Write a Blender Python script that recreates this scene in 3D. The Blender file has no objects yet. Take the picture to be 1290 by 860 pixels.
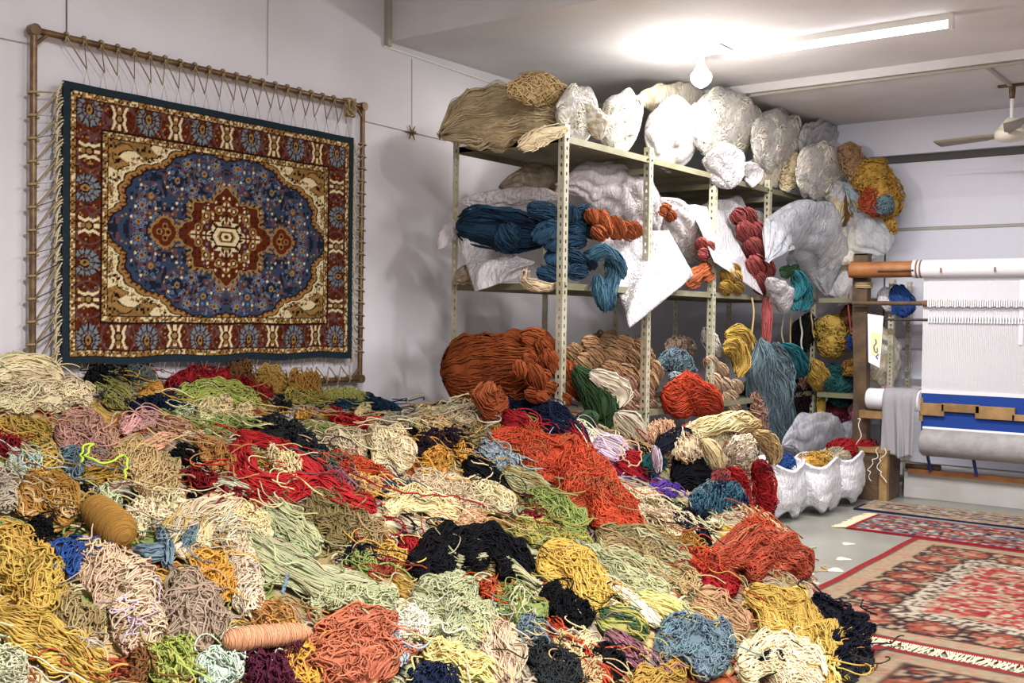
import bpy, math
import numpy as np
from mathutils import Vector, Matrix
scene = bpy.context.scene
col = scene.collection
# ------------------------------------------------------------------ camera
YAW, PITCH, ROLL, FPX = math.radians(37.09), math.radians(-1.206), math.radians(0.808), 1346.7
CAM = np.array([4.638, 0.0, 1.3])
FW = np.array([-math.sin(YAW)*math.cos(PITCH), math.cos(YAW)*math.cos(PITCH), math.sin(PITCH)])
RT = np.array([math.cos(YAW), math.sin(YAW), 0.0])
UP = np.cross(RT, FW)
cr, sr = math.cos(ROLL), math.sin(ROLL)
# image x axis (right) and image y axis (down) in world space, with roll
IX = RT*cr + UP*sr
IY = RT*sr - UP*cr
cam_d = bpy.data.cameras.new('camera')
cam = bpy.data.objects.new('camera', cam_d); col.objects.link(cam)
cam_d.sensor_width = 36.0; cam_d.lens = 36.0*FPX/1290.0
cam_d.clip_start = 0.05; cam_d.clip_end = 100
M = Matrix(((IX[0], -IY[0], -FW[0], CAM[0]), (IX[1], -IY[1], -FW[1], CAM[1]), (IX[2], -IY[2], -FW[2], CAM[2]), (0, 0, 0, 1)))
cam.matrix_world = M
scene.camera = cam
# ------------------------------------------------------------------ world, exposure
w = bpy.data.worlds.new('world'); scene.world = w; w.use_nodes = True
bg = w.node_tree.nodes['Background']; bg.inputs[0].default_value = (0.93, 0.94, 1.0, 1); bg.inputs[1].default_value = 0.6
scene.view_settings.view_transform = 'Standard'
scene.view_settings.look = 'None'
scene.view_settings.gamma = 1.0
scene.view_settings.use_curve_mapping = False
scene.view_settings.exposure = 0.08
def area(name, loc, sx, sy, power, colr=(1, .97, .95)):
    l = bpy.data.lights.new(name, 'AREA'); l.shape = 'RECTANGLE'; l.size = sx; l.size_y = sy
    l.energy = power; l.color = colr
    o = bpy.data.objects.new(name, l); col.objects.link(o); o.location = loc
    return o
# the light of the ceiling tubes: each one hangs just under its tube (the tubes are built further down)
TUBES = [((2.38, 6.12, 2.93), 95), ((4.3, 1.35, 3.36), 260), ((6.2, 3.0, 3.36), 220), ((4.4, 4.0, 3.36), 50)]
for p, e in TUBES:
    area('tube_glow', (p[0], p[1], p[2]-0.035), 1.16, 0.03, e)

# ------------------------------------------------------------------ helpers
rng = np.random.default_rng(11)
def lin(h):
    if isinstance(h, str):
        h = h.lstrip('#'); c = np.array([int(h[i:i+2], 16) for i in (0, 2, 4)])/255.0
    else: c = np.array(h, float)
    return np.where(c <= .04045, c/12.92, ((c+.055)/1.055)**2.4)
def ray(px, py):
    return FW + IX*((px-645.0)/FPX) + IY*((py-430.0)/FPX)
def at(px, py, axis, v):
    d = ray(px, py); t = (v-CAM[axis])/d[axis]
    return CAM + d*t
def depth(p): return float((np.asarray(p)-CAM) @ FW)

def node_mat(name):
    m = bpy.data.materials.new(name); m.use_nodes = True
    nt = m.node_tree; b = nt.nodes['Principled BSDF']
    return m, nt, b
def mat(name, c, rough=.6, metal=0.0, noise=0.0, nscale=8.0, bump=0.0, bscale=40.0, c2=None, **kw):
    m, nt, b = node_mat(name)
    c = (*lin(c), 1)
    b.inputs['Roughness'].default_value = rough; b.inputs['Metallic'].default_value = metal
    for k, v in kw.items(): b.inputs[k].default_value = v
    if noise > 0 or c2:
        tc = nt.nodes.new('ShaderNodeTexCoord')
        n = nt.nodes.new('ShaderNodeTexNoise'); n.inputs['Scale'].default_value = nscale; n.inputs['Detail'].default_value = 6
        nt.links.new(tc.outputs['Object'], n.inputs['Vector'])
        r = nt.nodes.new('ShaderNodeValToRGB'); nt.links.new(n.outputs['Fac'], r.inputs[0])
        d = (*lin(c2), 1) if c2 else tuple(x*(1-noise) for x in c[:3])+(1,)
        r.color_ramp.elements[0].color = d; r.color_ramp.elements[0].position = .35
        r.color_ramp.elements[1].color = c; r.color_ramp.elements[1].position = .65
        nt.links.new(r.outputs[0], b.inputs['Base Color'])
    else: b.inputs['Base Color'].default_value = c
    if bump > 0:
        tc = nt.nodes.new('ShaderNodeTexCoord')
        n = nt.nodes.new('ShaderNodeTexNoise'); n.inputs['Scale'].default_value = bscale; n.inputs['Detail'].default_value = 5
        nt.links.new(tc.outputs['Object'], n.inputs['Vector'])
        bp = nt.nodes.new('ShaderNodeBump'); bp.inputs['Strength'].default_value = bump; bp.inputs['Distance'].default_value = .01
        nt.links.new(n.outputs['Fac'], bp.inputs['Height']); nt.links.new(bp.outputs[0], b.inputs['Normal'])
    return m
def attr_mat(name, rough=.95, bump=0.0, bscale=300.0, sheen=0.0):
    m, nt, b = node_mat(name)
    a = nt.nodes.new('ShaderNodeAttribute'); a.attribute_name = 'Col'
    nt.links.new(a.outputs['Color'], b.inputs['Base Color'])
    b.inputs['Roughness'].default_value = rough
    b.inputs['Specular IOR Level'].default_value = .08
    if sheen: b.inputs['Sheen Weight'].default_value = sheen
    if bump > 0:
        tc = nt.nodes.new('ShaderNodeTexCoord')
        n = nt.nodes.new('ShaderNodeTexNoise'); n.inputs['Scale'].default_value = bscale
        nt.links.new(tc.outputs['Object'], n.inputs['Vector'])
        bp = nt.nodes.new('ShaderNodeBump'); bp.inputs['Strength'].default_value = bump; bp.inputs['Distance'].default_value = .004
        nt.links.new(n.outputs['Fac'], bp.inputs['Height']); nt.links.new(bp.outputs[0], b.inputs['Normal'])
    return m

def tag(o, label=None, cat=None, group=None, kind=None):
    if label: o['label'] = label
    if cat: o['category'] = cat
    if group: o['group'] = group
    if kind: o['kind'] = kind
    return o
def empty(name, loc, label=None, cat=None, group=None):
    o = bpy.data.objects.new(name, None); col.objects.link(o); o.location = loc; o.empty_display_size = .1
    return tag(o, label, cat, group)

class MB:
    """collects quads (and colours) and links them as one mesh object"""
    def __init__(s): s.v = []; s.f = []; s.c = []; s.n = 0; s.t = []
    def add(s, V, F, C=None):
        V = np.asarray(V, float).reshape(-1, 3)
        s.v.append(V)
        if len(F): s.f.append(np.asarray(F, np.int64).reshape(-1, 4)+s.n)
        if C is None: C = np.tile([.5, .5, .5], (len(V), 1))
        C = np.asarray(C, float)
        if C.ndim == 1: C = np.tile(C, (len(V), 1))
        s.c.append(C); s.n += len(V)
    def box(s, lo, hi, C=None):
        (x0, y0, z0), (x1, y1, z1) = lo, hi
        V = [(x0, y0, z0), (x1, y0, z0), (x1, y1, z0), (x0, y1, z0), (x0, y0, z1), (x1, y0, z1), (x1, y1, z1), (x0, y1, z1)]
        F = [(0, 3, 2, 1), (4, 5, 6, 7), (0, 1, 5, 4), (1, 2, 6, 5), (2, 3, 7, 6), (3, 0, 4, 7)]
        s.add(V, F, C)
    def tube(s, P, r, k=8, C=None, cap=True):
        P = np.asarray(P, float); m = len(P)
        T = np.gradient(P, axis=0); T /= np.linalg.norm(T, axis=1)[:, None]+1e-12
        A = np.zeros_like(P); ref = np.array([0, 0, 1.0]) if abs(T[0, 2]) < .9 else np.array([1.0, 0, 0])
        a = np.cross(T[0], ref); a /= np.linalg.norm(a); A[0] = a
        for i in range(1, m):
            a = A[i-1]-T[i]*(A[i-1] @ T[i]); A[i] = a/(np.linalg.norm(a)+1e-12)
        B = np.cross(T, A); r = np.broadcast_to(np.asarray(r, float), (m,))
        th = 2*np.pi*np.arange(k)/k
        V = P[:, None, :]+r[:, None, None]*(np.cos(th)[None, :, None]*A[:, None, :]+np.sin(th)[None, :, None]*B[:, None, :])
        i = np.arange(m-1)[:, None]*k; j = np.arange(k)[None, :]; j2 = (j+1) % k
        F = np.stack([i+j, i+j2, i+k+j2, i+k+j], -1).reshape(-1, 4)
        s.add(V, F, C)
        if cap:
            for e in (0, m-1):
                o = s.n; s.add(np.vstack([P[e], V[e]]), [(0, 1+q, 1+(q+1) % k, 0) for q in range(0)], C)
                idx = [(o+0, o+1+q, o+1+(q+1) % k) for q in range(k)]
                s.t += [t if e else t[::-1] for t in idx]
    def grid(s, G, C=None, closed=False):
        n, m = G.shape[:2]
        i = np.arange(n-1)[:, None]*m
        if closed: j = np.arange(m)[None, :]; j2 = (j+1) % m
        else: j = np.arange(m-1)[None, :]; j2 = j+1
        F = np.stack([i+j, i+j2, i+m+j2, i+m+j], -1).reshape(-1, 4)
        s.add(G.reshape(-1, 3), F, None if C is None else (C.reshape(-1, 3) if np.ndim(C) > 1 else C))
    def mesh(s, name, origin=(0, 0, 0), smooth=True):
        V = np.vstack(s.v)-np.asarray(origin, float)
        F = np.vstack(s.f) if s.f else np.zeros((0, 4), int)
        T = np.asarray(s.t, int).reshape(-1, 3)
        me = bpy.data.meshes.new(name)
        me.vertices.add(len(V)); me.vertices.foreach_set('co', V.astype(np.float32).ravel())
        nl = F.size+T.size
        me.loops.add(nl); me.loops.foreach_set('vertex_index', np.concatenate([F.ravel(), T.ravel()]).astype(np.int32))
        me.polygons.add(len(F)+len(T))
        ls = np.concatenate([np.arange(len(F))*4, F.size+np.arange(len(T))*3]).astype(np.int32)
        me.polygons.foreach_set('loop_start', ls)
        me.update(calc_edges=True)
        me.polygons.foreach_set('use_smooth', np.full(len(F)+len(T), smooth))
        ca = me.color_attributes.new('Col', 'FLOAT_COLOR', 'POINT')
        C = np.vstack(s.c); ca.data.foreach_set('color', np.hstack([C, np.ones((len(C), 1))]).astype(np.float32).ravel())
        me.update()
        return me
    def build(s, name, material, parent=None, origin=None, smooth=True, kind=None):
        if origin is None:
            V = np.vstack(s.v); lo, hi = V.min(0), V.max(0)
            origin = np.array([(lo[0]+hi[0])/2, (lo[1]+hi[1])/2, lo[2]]) if parent is None else np.zeros(3)
            if parent is not None: origin = np.array(WLOC.get(parent.name, (0, 0, 0)))
        me = s.mesh(name, origin, smooth)
        me.materials.append(material)
        o = bpy.data.objects.new(name, me); col.objects.link(o)
        if parent is not None:
            o.parent = parent          # local origin = parent's origin, no rotation anywhere
        else: o.location = origin
        WLOC[o.name] = tuple(origin)
        if kind: o['kind'] = kind
        return o
WLOC = {}
def thing(name, loc, label, cat, group=None):
    o = empty(name, loc, label, cat, group); WLOC[o.name] = tuple(loc); return o
def boxobj(name, lo, hi, m, parent=None, kind=None, bevel=0.0):
    b = MB(); b.box(lo, hi); o = b.build(name, m, parent, smooth=False, kind=kind)
    if bevel:
        md = o.modifiers.new('bevel', 'BEVEL'); md.width = bevel; md.segments = 2
    return o
def resample(P, n):
    P = np.asarray(P, float)
    if len(P) == 1: return np.repeat(P, n, 0)
    # catmull-rom
    if len(P) > 2:
        Q = np.vstack([2*P[0]-P[1], P, 2*P[-1]-P[-2]]); out = []
        for i in range(1, len(Q)-2):
            for t in np.linspace(0, 1, 12, endpoint=False):
                a, b, c, d = Q[i-1], Q[i], Q[i+1], Q[i+2]
                out.append(.5*(2*b+(c-a)*t+(2*a-5*b+4*c-d)*t*t+(3*b-a-3*c+d)*t**3))
        out.append(P[-1]); P = np.array(out)
    L = np.concatenate([[0], np.cumsum(np.linalg.norm(np.diff(P[:, :3], axis=0), axis=1))])
    t = np.linspace(0, L[-1], n)
    return np.stack([np.interp(t, L, P[:, k]) for k in range(P.shape[1])], 1)

# ------------------------------------------------------------------ materials
M_YARN = attr_mat('yarn')
M_RUG = attr_mat('carpet_pile', bump=.6, bscale=260)
M_FLOOR = mat('terrazzo_floor', '#8f8e86', .3, c2='#7c7b73', nscale=1.6, bump=.05)
M_WALL = mat('white_wall_paint', '#dcd8de', .75, c2='#cfcad0', nscale=1.3, bump=.06, bscale=25)
M_CEIL = mat('ceiling_whitewash', '#d9d7da', .85, c2='#cdcaca', nscale=2.0, bump=.15, bscale=18)
M_PANEL = mat('back_panel_white', '#d6d6e2', .45, c2='#cfcfdb', nscale=1.0)
M_DARK = mat('dark_joint_and_gap_shade', '#4a4846', .7)
M_STEEL = mat('grey_green_steel', '#c6c2ac', .42, .2, c2='#a9a48a', nscale=9)
M_SHELF = mat('shelf_steel', '#8f8b74', .5, .3, c2='#7d795f', nscale=6)
M_BRONZE = mat('bronze_pipe', '#7d6444', .42, .5, c2='#5c4630', nscale=20)
M_CORD = mat('jute_cord', '#a08a66', .9)
M_FRINGE = mat('wool_fringe', '#cdbf9f', .95, bump=.5, bscale=200)
M_WOOD = mat('brown_wood', '#a06a3c', .5, c2='#7c4b26', nscale=7, bump=.15)
M_WOODD = mat('dark_wood', '#5e4730', .65, c2='#3d2e1f', nscale=9, bump=.3)
M_WOODL = mat('raw_wood', '#9a7a4e', .7, c2='#785a34', nscale=8, bump=.2)
M_WHITE = mat('white_enamel', '#ecebe6', .35)
M_CONDUIT = mat('conduit_grey', '#a39d93', .5)
M_BLACK = mat('black_iron', '#2b2a29', .5)
M_PAPER = mat('paper', '#eeeaf0', .8)
M_WARP = mat('cotton_warp', '#d6d5d9', .85)
M_BLUE = mat('blue_wool_weave', '#0c3684', .9, bump=.4, bscale=150)
M_PLASTER = mat('white_plaster', '#dcdad8', .8, c2='#cfcbc6', nscale=4, bump=.4, bscale=12)
# ------------------------------------------------------------------ setting
YB = 8.79; ZC = 3.0; YS = 4.82; YE = 7.14; ZN = 3.45
def struct(name, lo, hi, m): return boxobj(name, lo, hi, m, kind='structure')
struct('floor', (-.1, -3, -.1), (9, YB+.1, 0), M_FLOOR)
struct('wall_left', (-.1, -3, 0), (0, YB+.1, ZN+.1), M_WALL)
struct('ceiling', (-.1, -3, ZN), (9, YS, ZN+.1), M_CEIL)
struct('ceiling_slab', (-.1, YS, ZC), (9, YE, ZN+.1), M_CEIL)
struct('ceiling_far', (-.1, YE, ZC-.06), (9, YB+.1, ZN+.1), M_CEIL)
wb = struct('wall_back', (-.1, YB, 0), (9, YB+.1, ZN), M_PANEL)
struct('trim_1', (-.1, YB-.09, 2.655), (9, YB, ZC-.06), M_PANEL)      # upper band stands proud of the panels
tb = struct('gap_shade_strip', (-.1, YB-.03, 2.60), (9, YB, 2.655), M_DARK)  # dark strip painting in the shadow gap under the upper band
struct('trim_3', (0, YB-.018, 2.055), (9, YB, 2.075), M_CONDUIT)
# wall panels of the back wall with joints
for z0, z1 in ((2.078, 2.598), (1.2, 2.052), (.2, 1.195)):
    for x0, x1 in ((.9, 1.79), (1.803, 4.2), (4.21, 6.6)):
        boxobj('panel', (x0, YB-.012, z0), (x1, YB, z1), M_PANEL, wb)
struct('trim_4', (1.79, YB-.014, .2), (1.803, YB, 2.6), M_DARK)
# thin horizontal and vertical seams and a cable on the left wall
def wire(name, P, r, m, label=None, cat=None, kind=None):
    b = MB(); b.tube(P, r, 6); o = b.build(name, m); tag(o, label, cat, None, kind); return o
def wl(px, py, x=.004): return at(px, py, 0, x)
wire('trim_5', [wl(-10, 46), wl(45, 57)], .003, M_CONDUIT, kind='structure')
wire('trim_6', [wl(457, 152), wl(519, 167), wl(562, 177)], .003, M_CONDUIT, kind='structure')
wire('trim_7', [wl(84, -8), wl(84, 42)], .003, M_DARK, kind='structure')
wire('trim_8', [wl(338, -8), wl(337, 95)], .002, M_CONDUIT, kind='structure')
wire('trim_9', [wl(519, 75), wl(519, 160)], .002, M_CONDUIT, kind='structure')
wire('wall_cable', [wl(484, 58, .01), wl(560, 84, .01), wl(640, 112, .01)], .005, M_WHITE, 'thin white cable clipped along the wall under the ceiling', 'cable')
boxobj('trim_10', (0, YS-.035, 2.965), (.035, YS, ZN), M_CONDUIT, kind='structure')
# knot of wire ends on the wall hook
hk = thing('wall_hook', wl(519, 167, 0), 'rusty nail hook with wire ends on the white wall', 'hook')
b = MB(); c0 = wl(519, 167, .015)
for a in np.linspace(0, 2*np.pi, 7)[:-1]:
    b.tube([c0, c0+np.array([.02*math.sin(a*3), .055*math.cos(a), .05*math.sin(a)])], [.007, .003], 5)
b.tube([c0-np.array([.015, 0, 0]), c0+np.array([.03, 0, 0])], .008, 6)
b.build('wire_knot', M_BRONZE, hk)
# conduit along the ceiling step, its branch to the fan and the loose loop at its end
zc2 = ZC-.075
cd = thing('ceiling_conduit', (1.3, YE+.03, zc2), 'grey conduit running along the ceiling step towards the fan', 'conduit')
b = MB(); b.tube([(1.34, YE+.02, zc2), (5.0, YE+.02, zc2)], .013, 6); b.build('pipe', M_CONDUIT, cd)
b = MB(); b.box((3.05-.14, YE+.03, zc2-.002), (3.05-.115, 7.93, zc2+.014)); b.build('branch_strip', M_CONDUIT, cd, smooth=False)
b = MB(); b.tube(resample([(1.34, YE+.02, zc2), (1.28, YE+.02, zc2-.02), (1.24, YE+.03, zc2-.1), (1.24, YE+.03, zc2-.19)], 14), .005, 6); b.build('loose_end', M_CONDUIT, cd)

# ------------------------------------------------------------------ tube lights, bulb, fan
def emis(name, c, s):
    m = bpy.data.materials.new(name); m.use_nodes = True; nt = m.node_tree; nt.nodes.clear()
    e = nt.nodes.new('ShaderNodeEmission'); e.inputs[0].default_value = (*c, 1); e.inputs[1].default_value = s
    o = nt.nodes.new('ShaderNodeOutputMaterial'); nt.links.new(e.outputs[0], o.inputs[0]); return m
M_TUBE = emis('fluorescent_glow', (.95, .96, 1.0), 9)
M_BULB = emis('bulb_glow', (1.0, .97, .93), 14)
tl = ['white fluorescent tube light on the ceiling beside the bulb', 'fluorescent tube light above the near part of the heap',
      'fluorescent tube light high over the open side', 'fluorescent tube light over the foot of the heap']
for (p, e), lb in zip(TUBES, tl):
    zt = ZC if p[2] < 3.1 else ZN
    t = thing('tube_light', (p[0], p[1], zt), lb, 'light')
    b = MB(); b.box((p[0]-.62, p[1]-.022, zt-.035), (p[0]+.62, p[1]+.022, zt)); b.build('batten', M_WHITE, t, smooth=False)
    for s in (-1, 1):
        b = MB(); b.box((p[0]+s*.61-.012, p[1]-.02, zt-.085), (p[0]+s*.61+.012, p[1]+.02, zt-.03)); b.build('end_holder', M_WHITE, t, smooth=False)
    b = MB(); b.tube([(p[0]-.6, p[1], zt-.06), (p[0]+.6, p[1], zt-.06)], .016, 12); b.build('glass_tube', M_TUBE, t)
# wire on the ceiling from tube light to the bulb board
wire('ceiling_wire', [(1.72, 6.2, ZC-.008), (1.5, 6.2, ZC-.008)], .006, M_CONDUIT, 'short grey wire between tube light and bulb board', 'wire')
bx, by = 1.50, 6.08
bl = thing('ceiling_bulb', (bx, by, ZC), 'lit bulb in a white holder on a ceiling board', 'light')
b = MB(); b.box((bx-.17, by-.09, ZC-.018), (bx+.17, by+.09, ZC-.004)); b.build('board', M_WHITE, bl, smooth=False)
b = MB(); b.tube([(bx, by, ZC-.018), (bx, by, ZC-.035), (bx, by, ZC-.04), (bx, by, ZC-.075), (bx, by, ZC-.08)], [.045, .042, .02, .02, .03], 16); b.build('holder', M_WHITE, bl)
b = MB(); b.tube([(bx, by, ZC-z) for z in (.08, .10, .12, .135)], [.022, .03, .045, .052], 20); b.build('bulb_neck', M_WHITE, bl)
b = MB(); zz = np.linspace(.135, .235, 10); b.tube([(bx, by, ZC-z) for z in zz], [.052, .062, .066, .067, .066, .062, .055, .045, .03, .008], 20); b.build('bulb_glass', M_BULB, bl)
l = bpy.data.lights.new('bulb_light', 'POINT'); l.energy = 30; l.shadow_soft_size = .07; l.color = (1, .96, .9)
lo = bpy.data.objects.new('bulb_light', l); col.objects.link(lo); lo.location = (bx+.02, by-.1, ZC-.29)
# fan
fx, fy, fz = 2.93, 7.85, 2.60
fn = thing('ceiling_fan', (fx, fy, ZC-.06), 'cream ceiling fan with three blades by the back wall', 'fan')
zt = ZC-.06
b = MB(); b.box((fx-.09, fy-.02, zt-.015), (fx+.09, fy+.02, zt)); b.build('mount', M_WOODD, fn, smooth=False)
b = MB(); b.tube([(fx, fy, zt-.01), (fx, fy, zt-.05), (fx, fy, zt-.09), (fx, fy, zt-.1)], [.02, .022, .018, .012], 12); b.build('canopy', M_BRONZE, fn)
b = MB(); b.tube([(fx, fy, zt-.09), (fx, fy, fz+.09)], .013, 10); b.build('rod', M_WHITE, fn)
M_FAN = mat('fan_cream', '#d8d3c2', .4)
b = MB(); b.tube([(fx, fy, fz+z) for z in (.11, .09, .045, .03, .026, .01, -.02, -.04, -.05)], [.03, .05, .082, .09, .1, .108, .105, .08, .03], 28); b.build('motor', M_FAN, fn)
for a0 in (2.87, 2.87+2.094, 2.87+4.189):
    d = np.array([math.cos(a0), math.sin(a0), 0]); n = np.array([-d[1], d[0], 0]); G = []
    for r_, hw in ((.1, .02), (.16, .025), (.19, .05), (.4, .062), (.52, .066), (.55, .05)):
        ctr = np.array([fx, fy, fz])+d*r_
        G.append([ctr-n*hw+np.array([0, 0, -.012]), ctr+n*hw+np.array([0, 0, .012])])
    b = MB(); b.grid(np.array(G)); o = b.build('blade', mat('fan_blade', '#8d8473', .5) if a0 == 2.87 else bpy.data.materials['fan_blade'], fn)
    md = o.modifiers.new('thick', 'SOLIDIFY'); md.thickness = .004
# ------------------------------------------------------------------ hung carpet in its pipe frame
def pal(**k): return {a: lin(b) for a, b in k.items()}
CP = pal(blue='#303c52', navy='#1a1f2d', rust='#562513', deep='#3b170d', gold='#957040', tan='#7f6034', cream='#d6c59c', grey='#6f7b84', dark='#1b120d', lb='#64758c', olive='#4a4426', edge='#222e36', pink='#5d4040')
def hash2(i, j, k=0):
    return np.modf(np.abs(np.sin(i*127.1+j*311.7+k*74.7)*43758.5453))[0]
def medallion_carpet(X, Y, hx, hy, P):
    """colour of a knotted carpet at X, Y (cm)"""
    C = np.empty(X.shape+(3,)); aX, aY = np.abs(X), np.abs(Y)
    def put(m, c): C[m] = P[c]
    e = np.minimum(hx-aX, hy-aY)                      # distance from the edge
    put(e > -1, 'edge')
    i_, j_ = np.floor(X/1.0), np.floor(Y/1.0)
    # guards
    def guard(lo, hi):
        m = (e > lo) & (e < hi); put(m, 'gold')
        t = np.where(hx-aX < hy-aY, Y, X)
        put(m & (np.sin(t*2*np.pi/4.2+np.sin(e*3)) > .75), 'deep'); put(m & (np.abs(e-(lo+hi)/2) < .8) & (np.sin(t*2*np.pi/2.1+1) > .7), 'dark'); put(m & (hash2(i_, j_, 9) > .8), 'cream')
        put((np.abs(e-lo) < .35) | (np.abs(e-hi) < .35), 'dark')
    # main border
    m = (e > 6.5) & (e < 19.5); put(m, 'rust')
    put(m & (hash2(i_, j_) > .72), 'deep'); put(m & (hash2(i_, j_, 3) > .92), 'gold'); put(m & (np.abs(np.sin(X*.35)*3.2+np.sin(Y*.35)*3.2) < .45), 'pink')
    bx, by = hx-13, hy-13
    spots = [(x, s*by, k) for k, x in enumerate(np.linspace(-bx, bx, 11)) for s in (-1, 1)]
    spots += [(s*bx, y, k) for k, y in enumerate(np.linspace(-by, by, 7)) for s in (-1, 1) if 0 < k < 6]
    for (cx, cy, k) in spots:
        dx, dy = X-cx, Y-cy; r = np.hypot(dx, dy)
        if abs(abs(cy)-by) < 1e-6: dx, dy = dx, dy*np.sign(cy)
        else: dx, dy = dy, dx*np.sign(cx)
        near = r < 9.5
        th = np.arctan2(dx, -dy+2.0); rr = np.hypot(dx*1.1, -dy+2.0)
        if k % 2 == 0:
            R = (6.9-1.6*np.abs(th)/2.7)*(1+.22*np.abs(np.cos(th*6)))
            g = near & (rr < R) & (np.abs(th) < 2.7)
            put(g, 'grey'); put(g & (np.abs(np.sin(th*6)) < .38), 'dark'); put(g & (np.abs(rr-R*.62) < .45), 'rust'); put(near & (rr < 2.8), 'dark'); put(near & (np.hypot(dx*1.6, -dy+2.0) < 2.4), 'gold'); put(near & (rr < .9), 'deep')
        else:
            g = near & (((np.abs(np.abs(dx)-2.2-np.abs(np.abs(dy)-2)*.45) < .7) & (np.abs(dy) < 5.6)) | ((np.abs(dx) < .9) & (np.abs(dy) < 5.5) & (np.abs(dy) > 2.4)))
            put(g, 'cream'); put(near & (np.hypot(dx, dy) < 2.2), 'dark'); put(near & (np.hypot(dx, dy) < 1.4), 'gold')
            put(near & (np.hypot(dx, dy-3) < 1.2), 'tan')
            ring = np.abs(r-8.6) < .4; put(ring & m, 'pink')
    guard(3.5, 6.5); guard(19.5, 22.8)
    # field
    f = e > 22.8; fx, fy = hx-22.8, hy-22.8
    th = np.arctan2(aY/fy, aX/fx)
    lob = 1+.11*np.abs(np.cos(th*5.0))**.55-.07+.025*np.abs(np.cos(th*20))+.07*np.exp(-(th/.11)**2)
    rho = ((aX/(fx*.92))**2.0+(aY/(fy*.97))**2.0)**(1/2.0)/lob
    put(f, 'tan')
    put(f & (hash2(np.floor(aX/2.2), np.floor(aY/2.2), 1) > .72), 'gold')
    put(f & (hash2(np.floor(aX/1.5), np.floor(aY/1.5), 2) > .82), 'olive'); put(f & (hash2(np.floor(aX/1.3), np.floor(aY/1.3), 7) > .88), 'dark')
    cxq, cyq = fx-8.5, fy-7.5
    rr = np.hypot(aX-cxq, aY-cyq); tt = np.arctan2(aY-cyq, aX-cxq)
    put(f & (rr < 5.5) & (np.sin(tt*8) > -.2), 'dark'); put(f & (rr < 2), 'gold'); put(f & (np.abs(rr-6.2) < .3), 'dark')
    lob2 = 1+.05*np.sign(np.sin(th*26))
    band = f & (rho < 1.26*lob2); put(band, 'gold'); put(f & (rho < 1.205*lob2), 'dark'); put(f & (rho < 1.19*lob2), 'cream')
    cb = f & (rho < 1.17) & (rho > 1.095)
    u, v = np.floor(th*26), np.floor(rho*14)
    put(cb & (hash2(u, v, 4) > .8) & (np.abs(np.modf(th*26)[0]-.5) < .34) & (np.abs(np.modf(rho*14)[0]-.5) < .36), 'dark')
    put(cb & (hash2(u, v, 5) > .84) & (np.abs(np.modf(th*26)[0]-.5) < .3), 'gold')
    g2x, g2y = np.floor(aX/2.7), np.floor(aY/2.7); o2x, o2y = (g2x+.5)*2.7, (g2y+.5)*2.7; d2_ = np.hypot(aX-o2x, aY-o2y); t2_ = np.arctan2(aY-o2y, aX-o2x)
    put(cb & (d2_ < 1.05) & (np.sin(t2_*5+g2x) > .1), 'dark'); put(cb & (d2_ < .6), 'gold')
    put(f & (rho < 1.075), 'dark'); put(f & (rho < 1.06), 'gold'); put(f & (rho < 1.035) & (np.sin(th*120) > 0), 'rust'); put(f & (rho < 1.008), 'dark'); put(f & (rho < .99), 'blue')
    B = f & (rho < .975)
    put(B & (hash2(np.floor(aX/3), np.floor(aY/2.5), 8) > .55), 'navy'); put(B & (hash2(np.floor(aX/2), np.floor(aY/2), 28) > .85), 'pink')
    put(B & (hash2(np.floor(aX/9), np.floor(aY/7), 18) > .62), 'blue')
    for (cx, cy, R) in ((14, 31, 6.5), (30, 26, 7.5), (45, 17, 7), (41, 5, 5), (52, 4, 4.5), (24, 35, 4), (37, 33, 5), (7, 36, 4), (5, 27, 4.5), (50, 12, 4), (21, 22, 4)):
        r = np.hypot(aX-cx, aY-cy); t = np.arctan2(aY-cy, aX-cx)
        put(B & (np.abs(r-R) < .42) & (t > -2.3), 'pink')
        for q in range(8):
            a = q*np.pi/4+cx; d = np.hypot(aX-cx-R*.62*math.cos(a), aY-cy-R*.62*math.sin(a))
            put(B & (d < .95), 'lb'); put(B & (d < .45), 'navy')
        put(B & (r < 1.6), 'gold'); put(B & (r < .8), 'rust')
    gx, gy = np.floor(aX/2.6), np.floor(aY/2.6)
    ox, oy = (gx+.25+.5*hash2(gx, gy, 11))*2.6, (gy+.25+.5*hash2(gx, gy, 12))*2.6
    d = np.hypot(aX-ox, aY-oy); hsh = hash2(gx, gy, 13)
    put(B & (d < .7) & (hsh > .86), 'lb'); put(B & (d < .65) & (hsh < .16), 'gold'); put(B & (d < .7) & (hsh > .16) & (hsh < .26), 'cream'); put(B & (d < .9) & (hsh > .3) & (hsh < .5), 'navy')
    # medallion and pendants
    tm = np.arctan2(aY/22.5, aX/28); lm = 1+.10*np.cos(tm*8)+.03*np.cos(tm*24)
    rm = ((aX/28)**1.5+(aY/22.5)**1.5)**(1/1.5)/lm
    # pointed tips along the long axis
    rm = np.minimum(rm, (aX/30.0+aY/9.0))
    ser = 1.1+.06*np.sign(np.sin(tm*56))
    put(f & (rm < ser), 'gold'); put(f & (rm < 1.0), 'dark'); put(f & (rm < .975), 'rust')
    I = f & (rm < .95)
    put(I & (np.abs(rm-.72) < .025), 'tan'); put(I & (np.abs(rm-.45) < .02), 'dark')
    put(I & (d < .8) & (hsh > .70), 'cream'); put(I & (d < .9) & (hsh < .2), 'deep'); put(I & (d < .7) & (hsh > .3) & (hsh < .42), 'lb')
    for q in range(12):
        a = q*np.pi/6+.26; dd = np.hypot(X-18*math.cos(a), Y-14*math.sin(a)); put(I & (dd < 2.0), 'deep'); put(I & (np.abs(dd-2.0) < .4), 'gold'); put(I & (dd < .8), 'cream')
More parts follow.
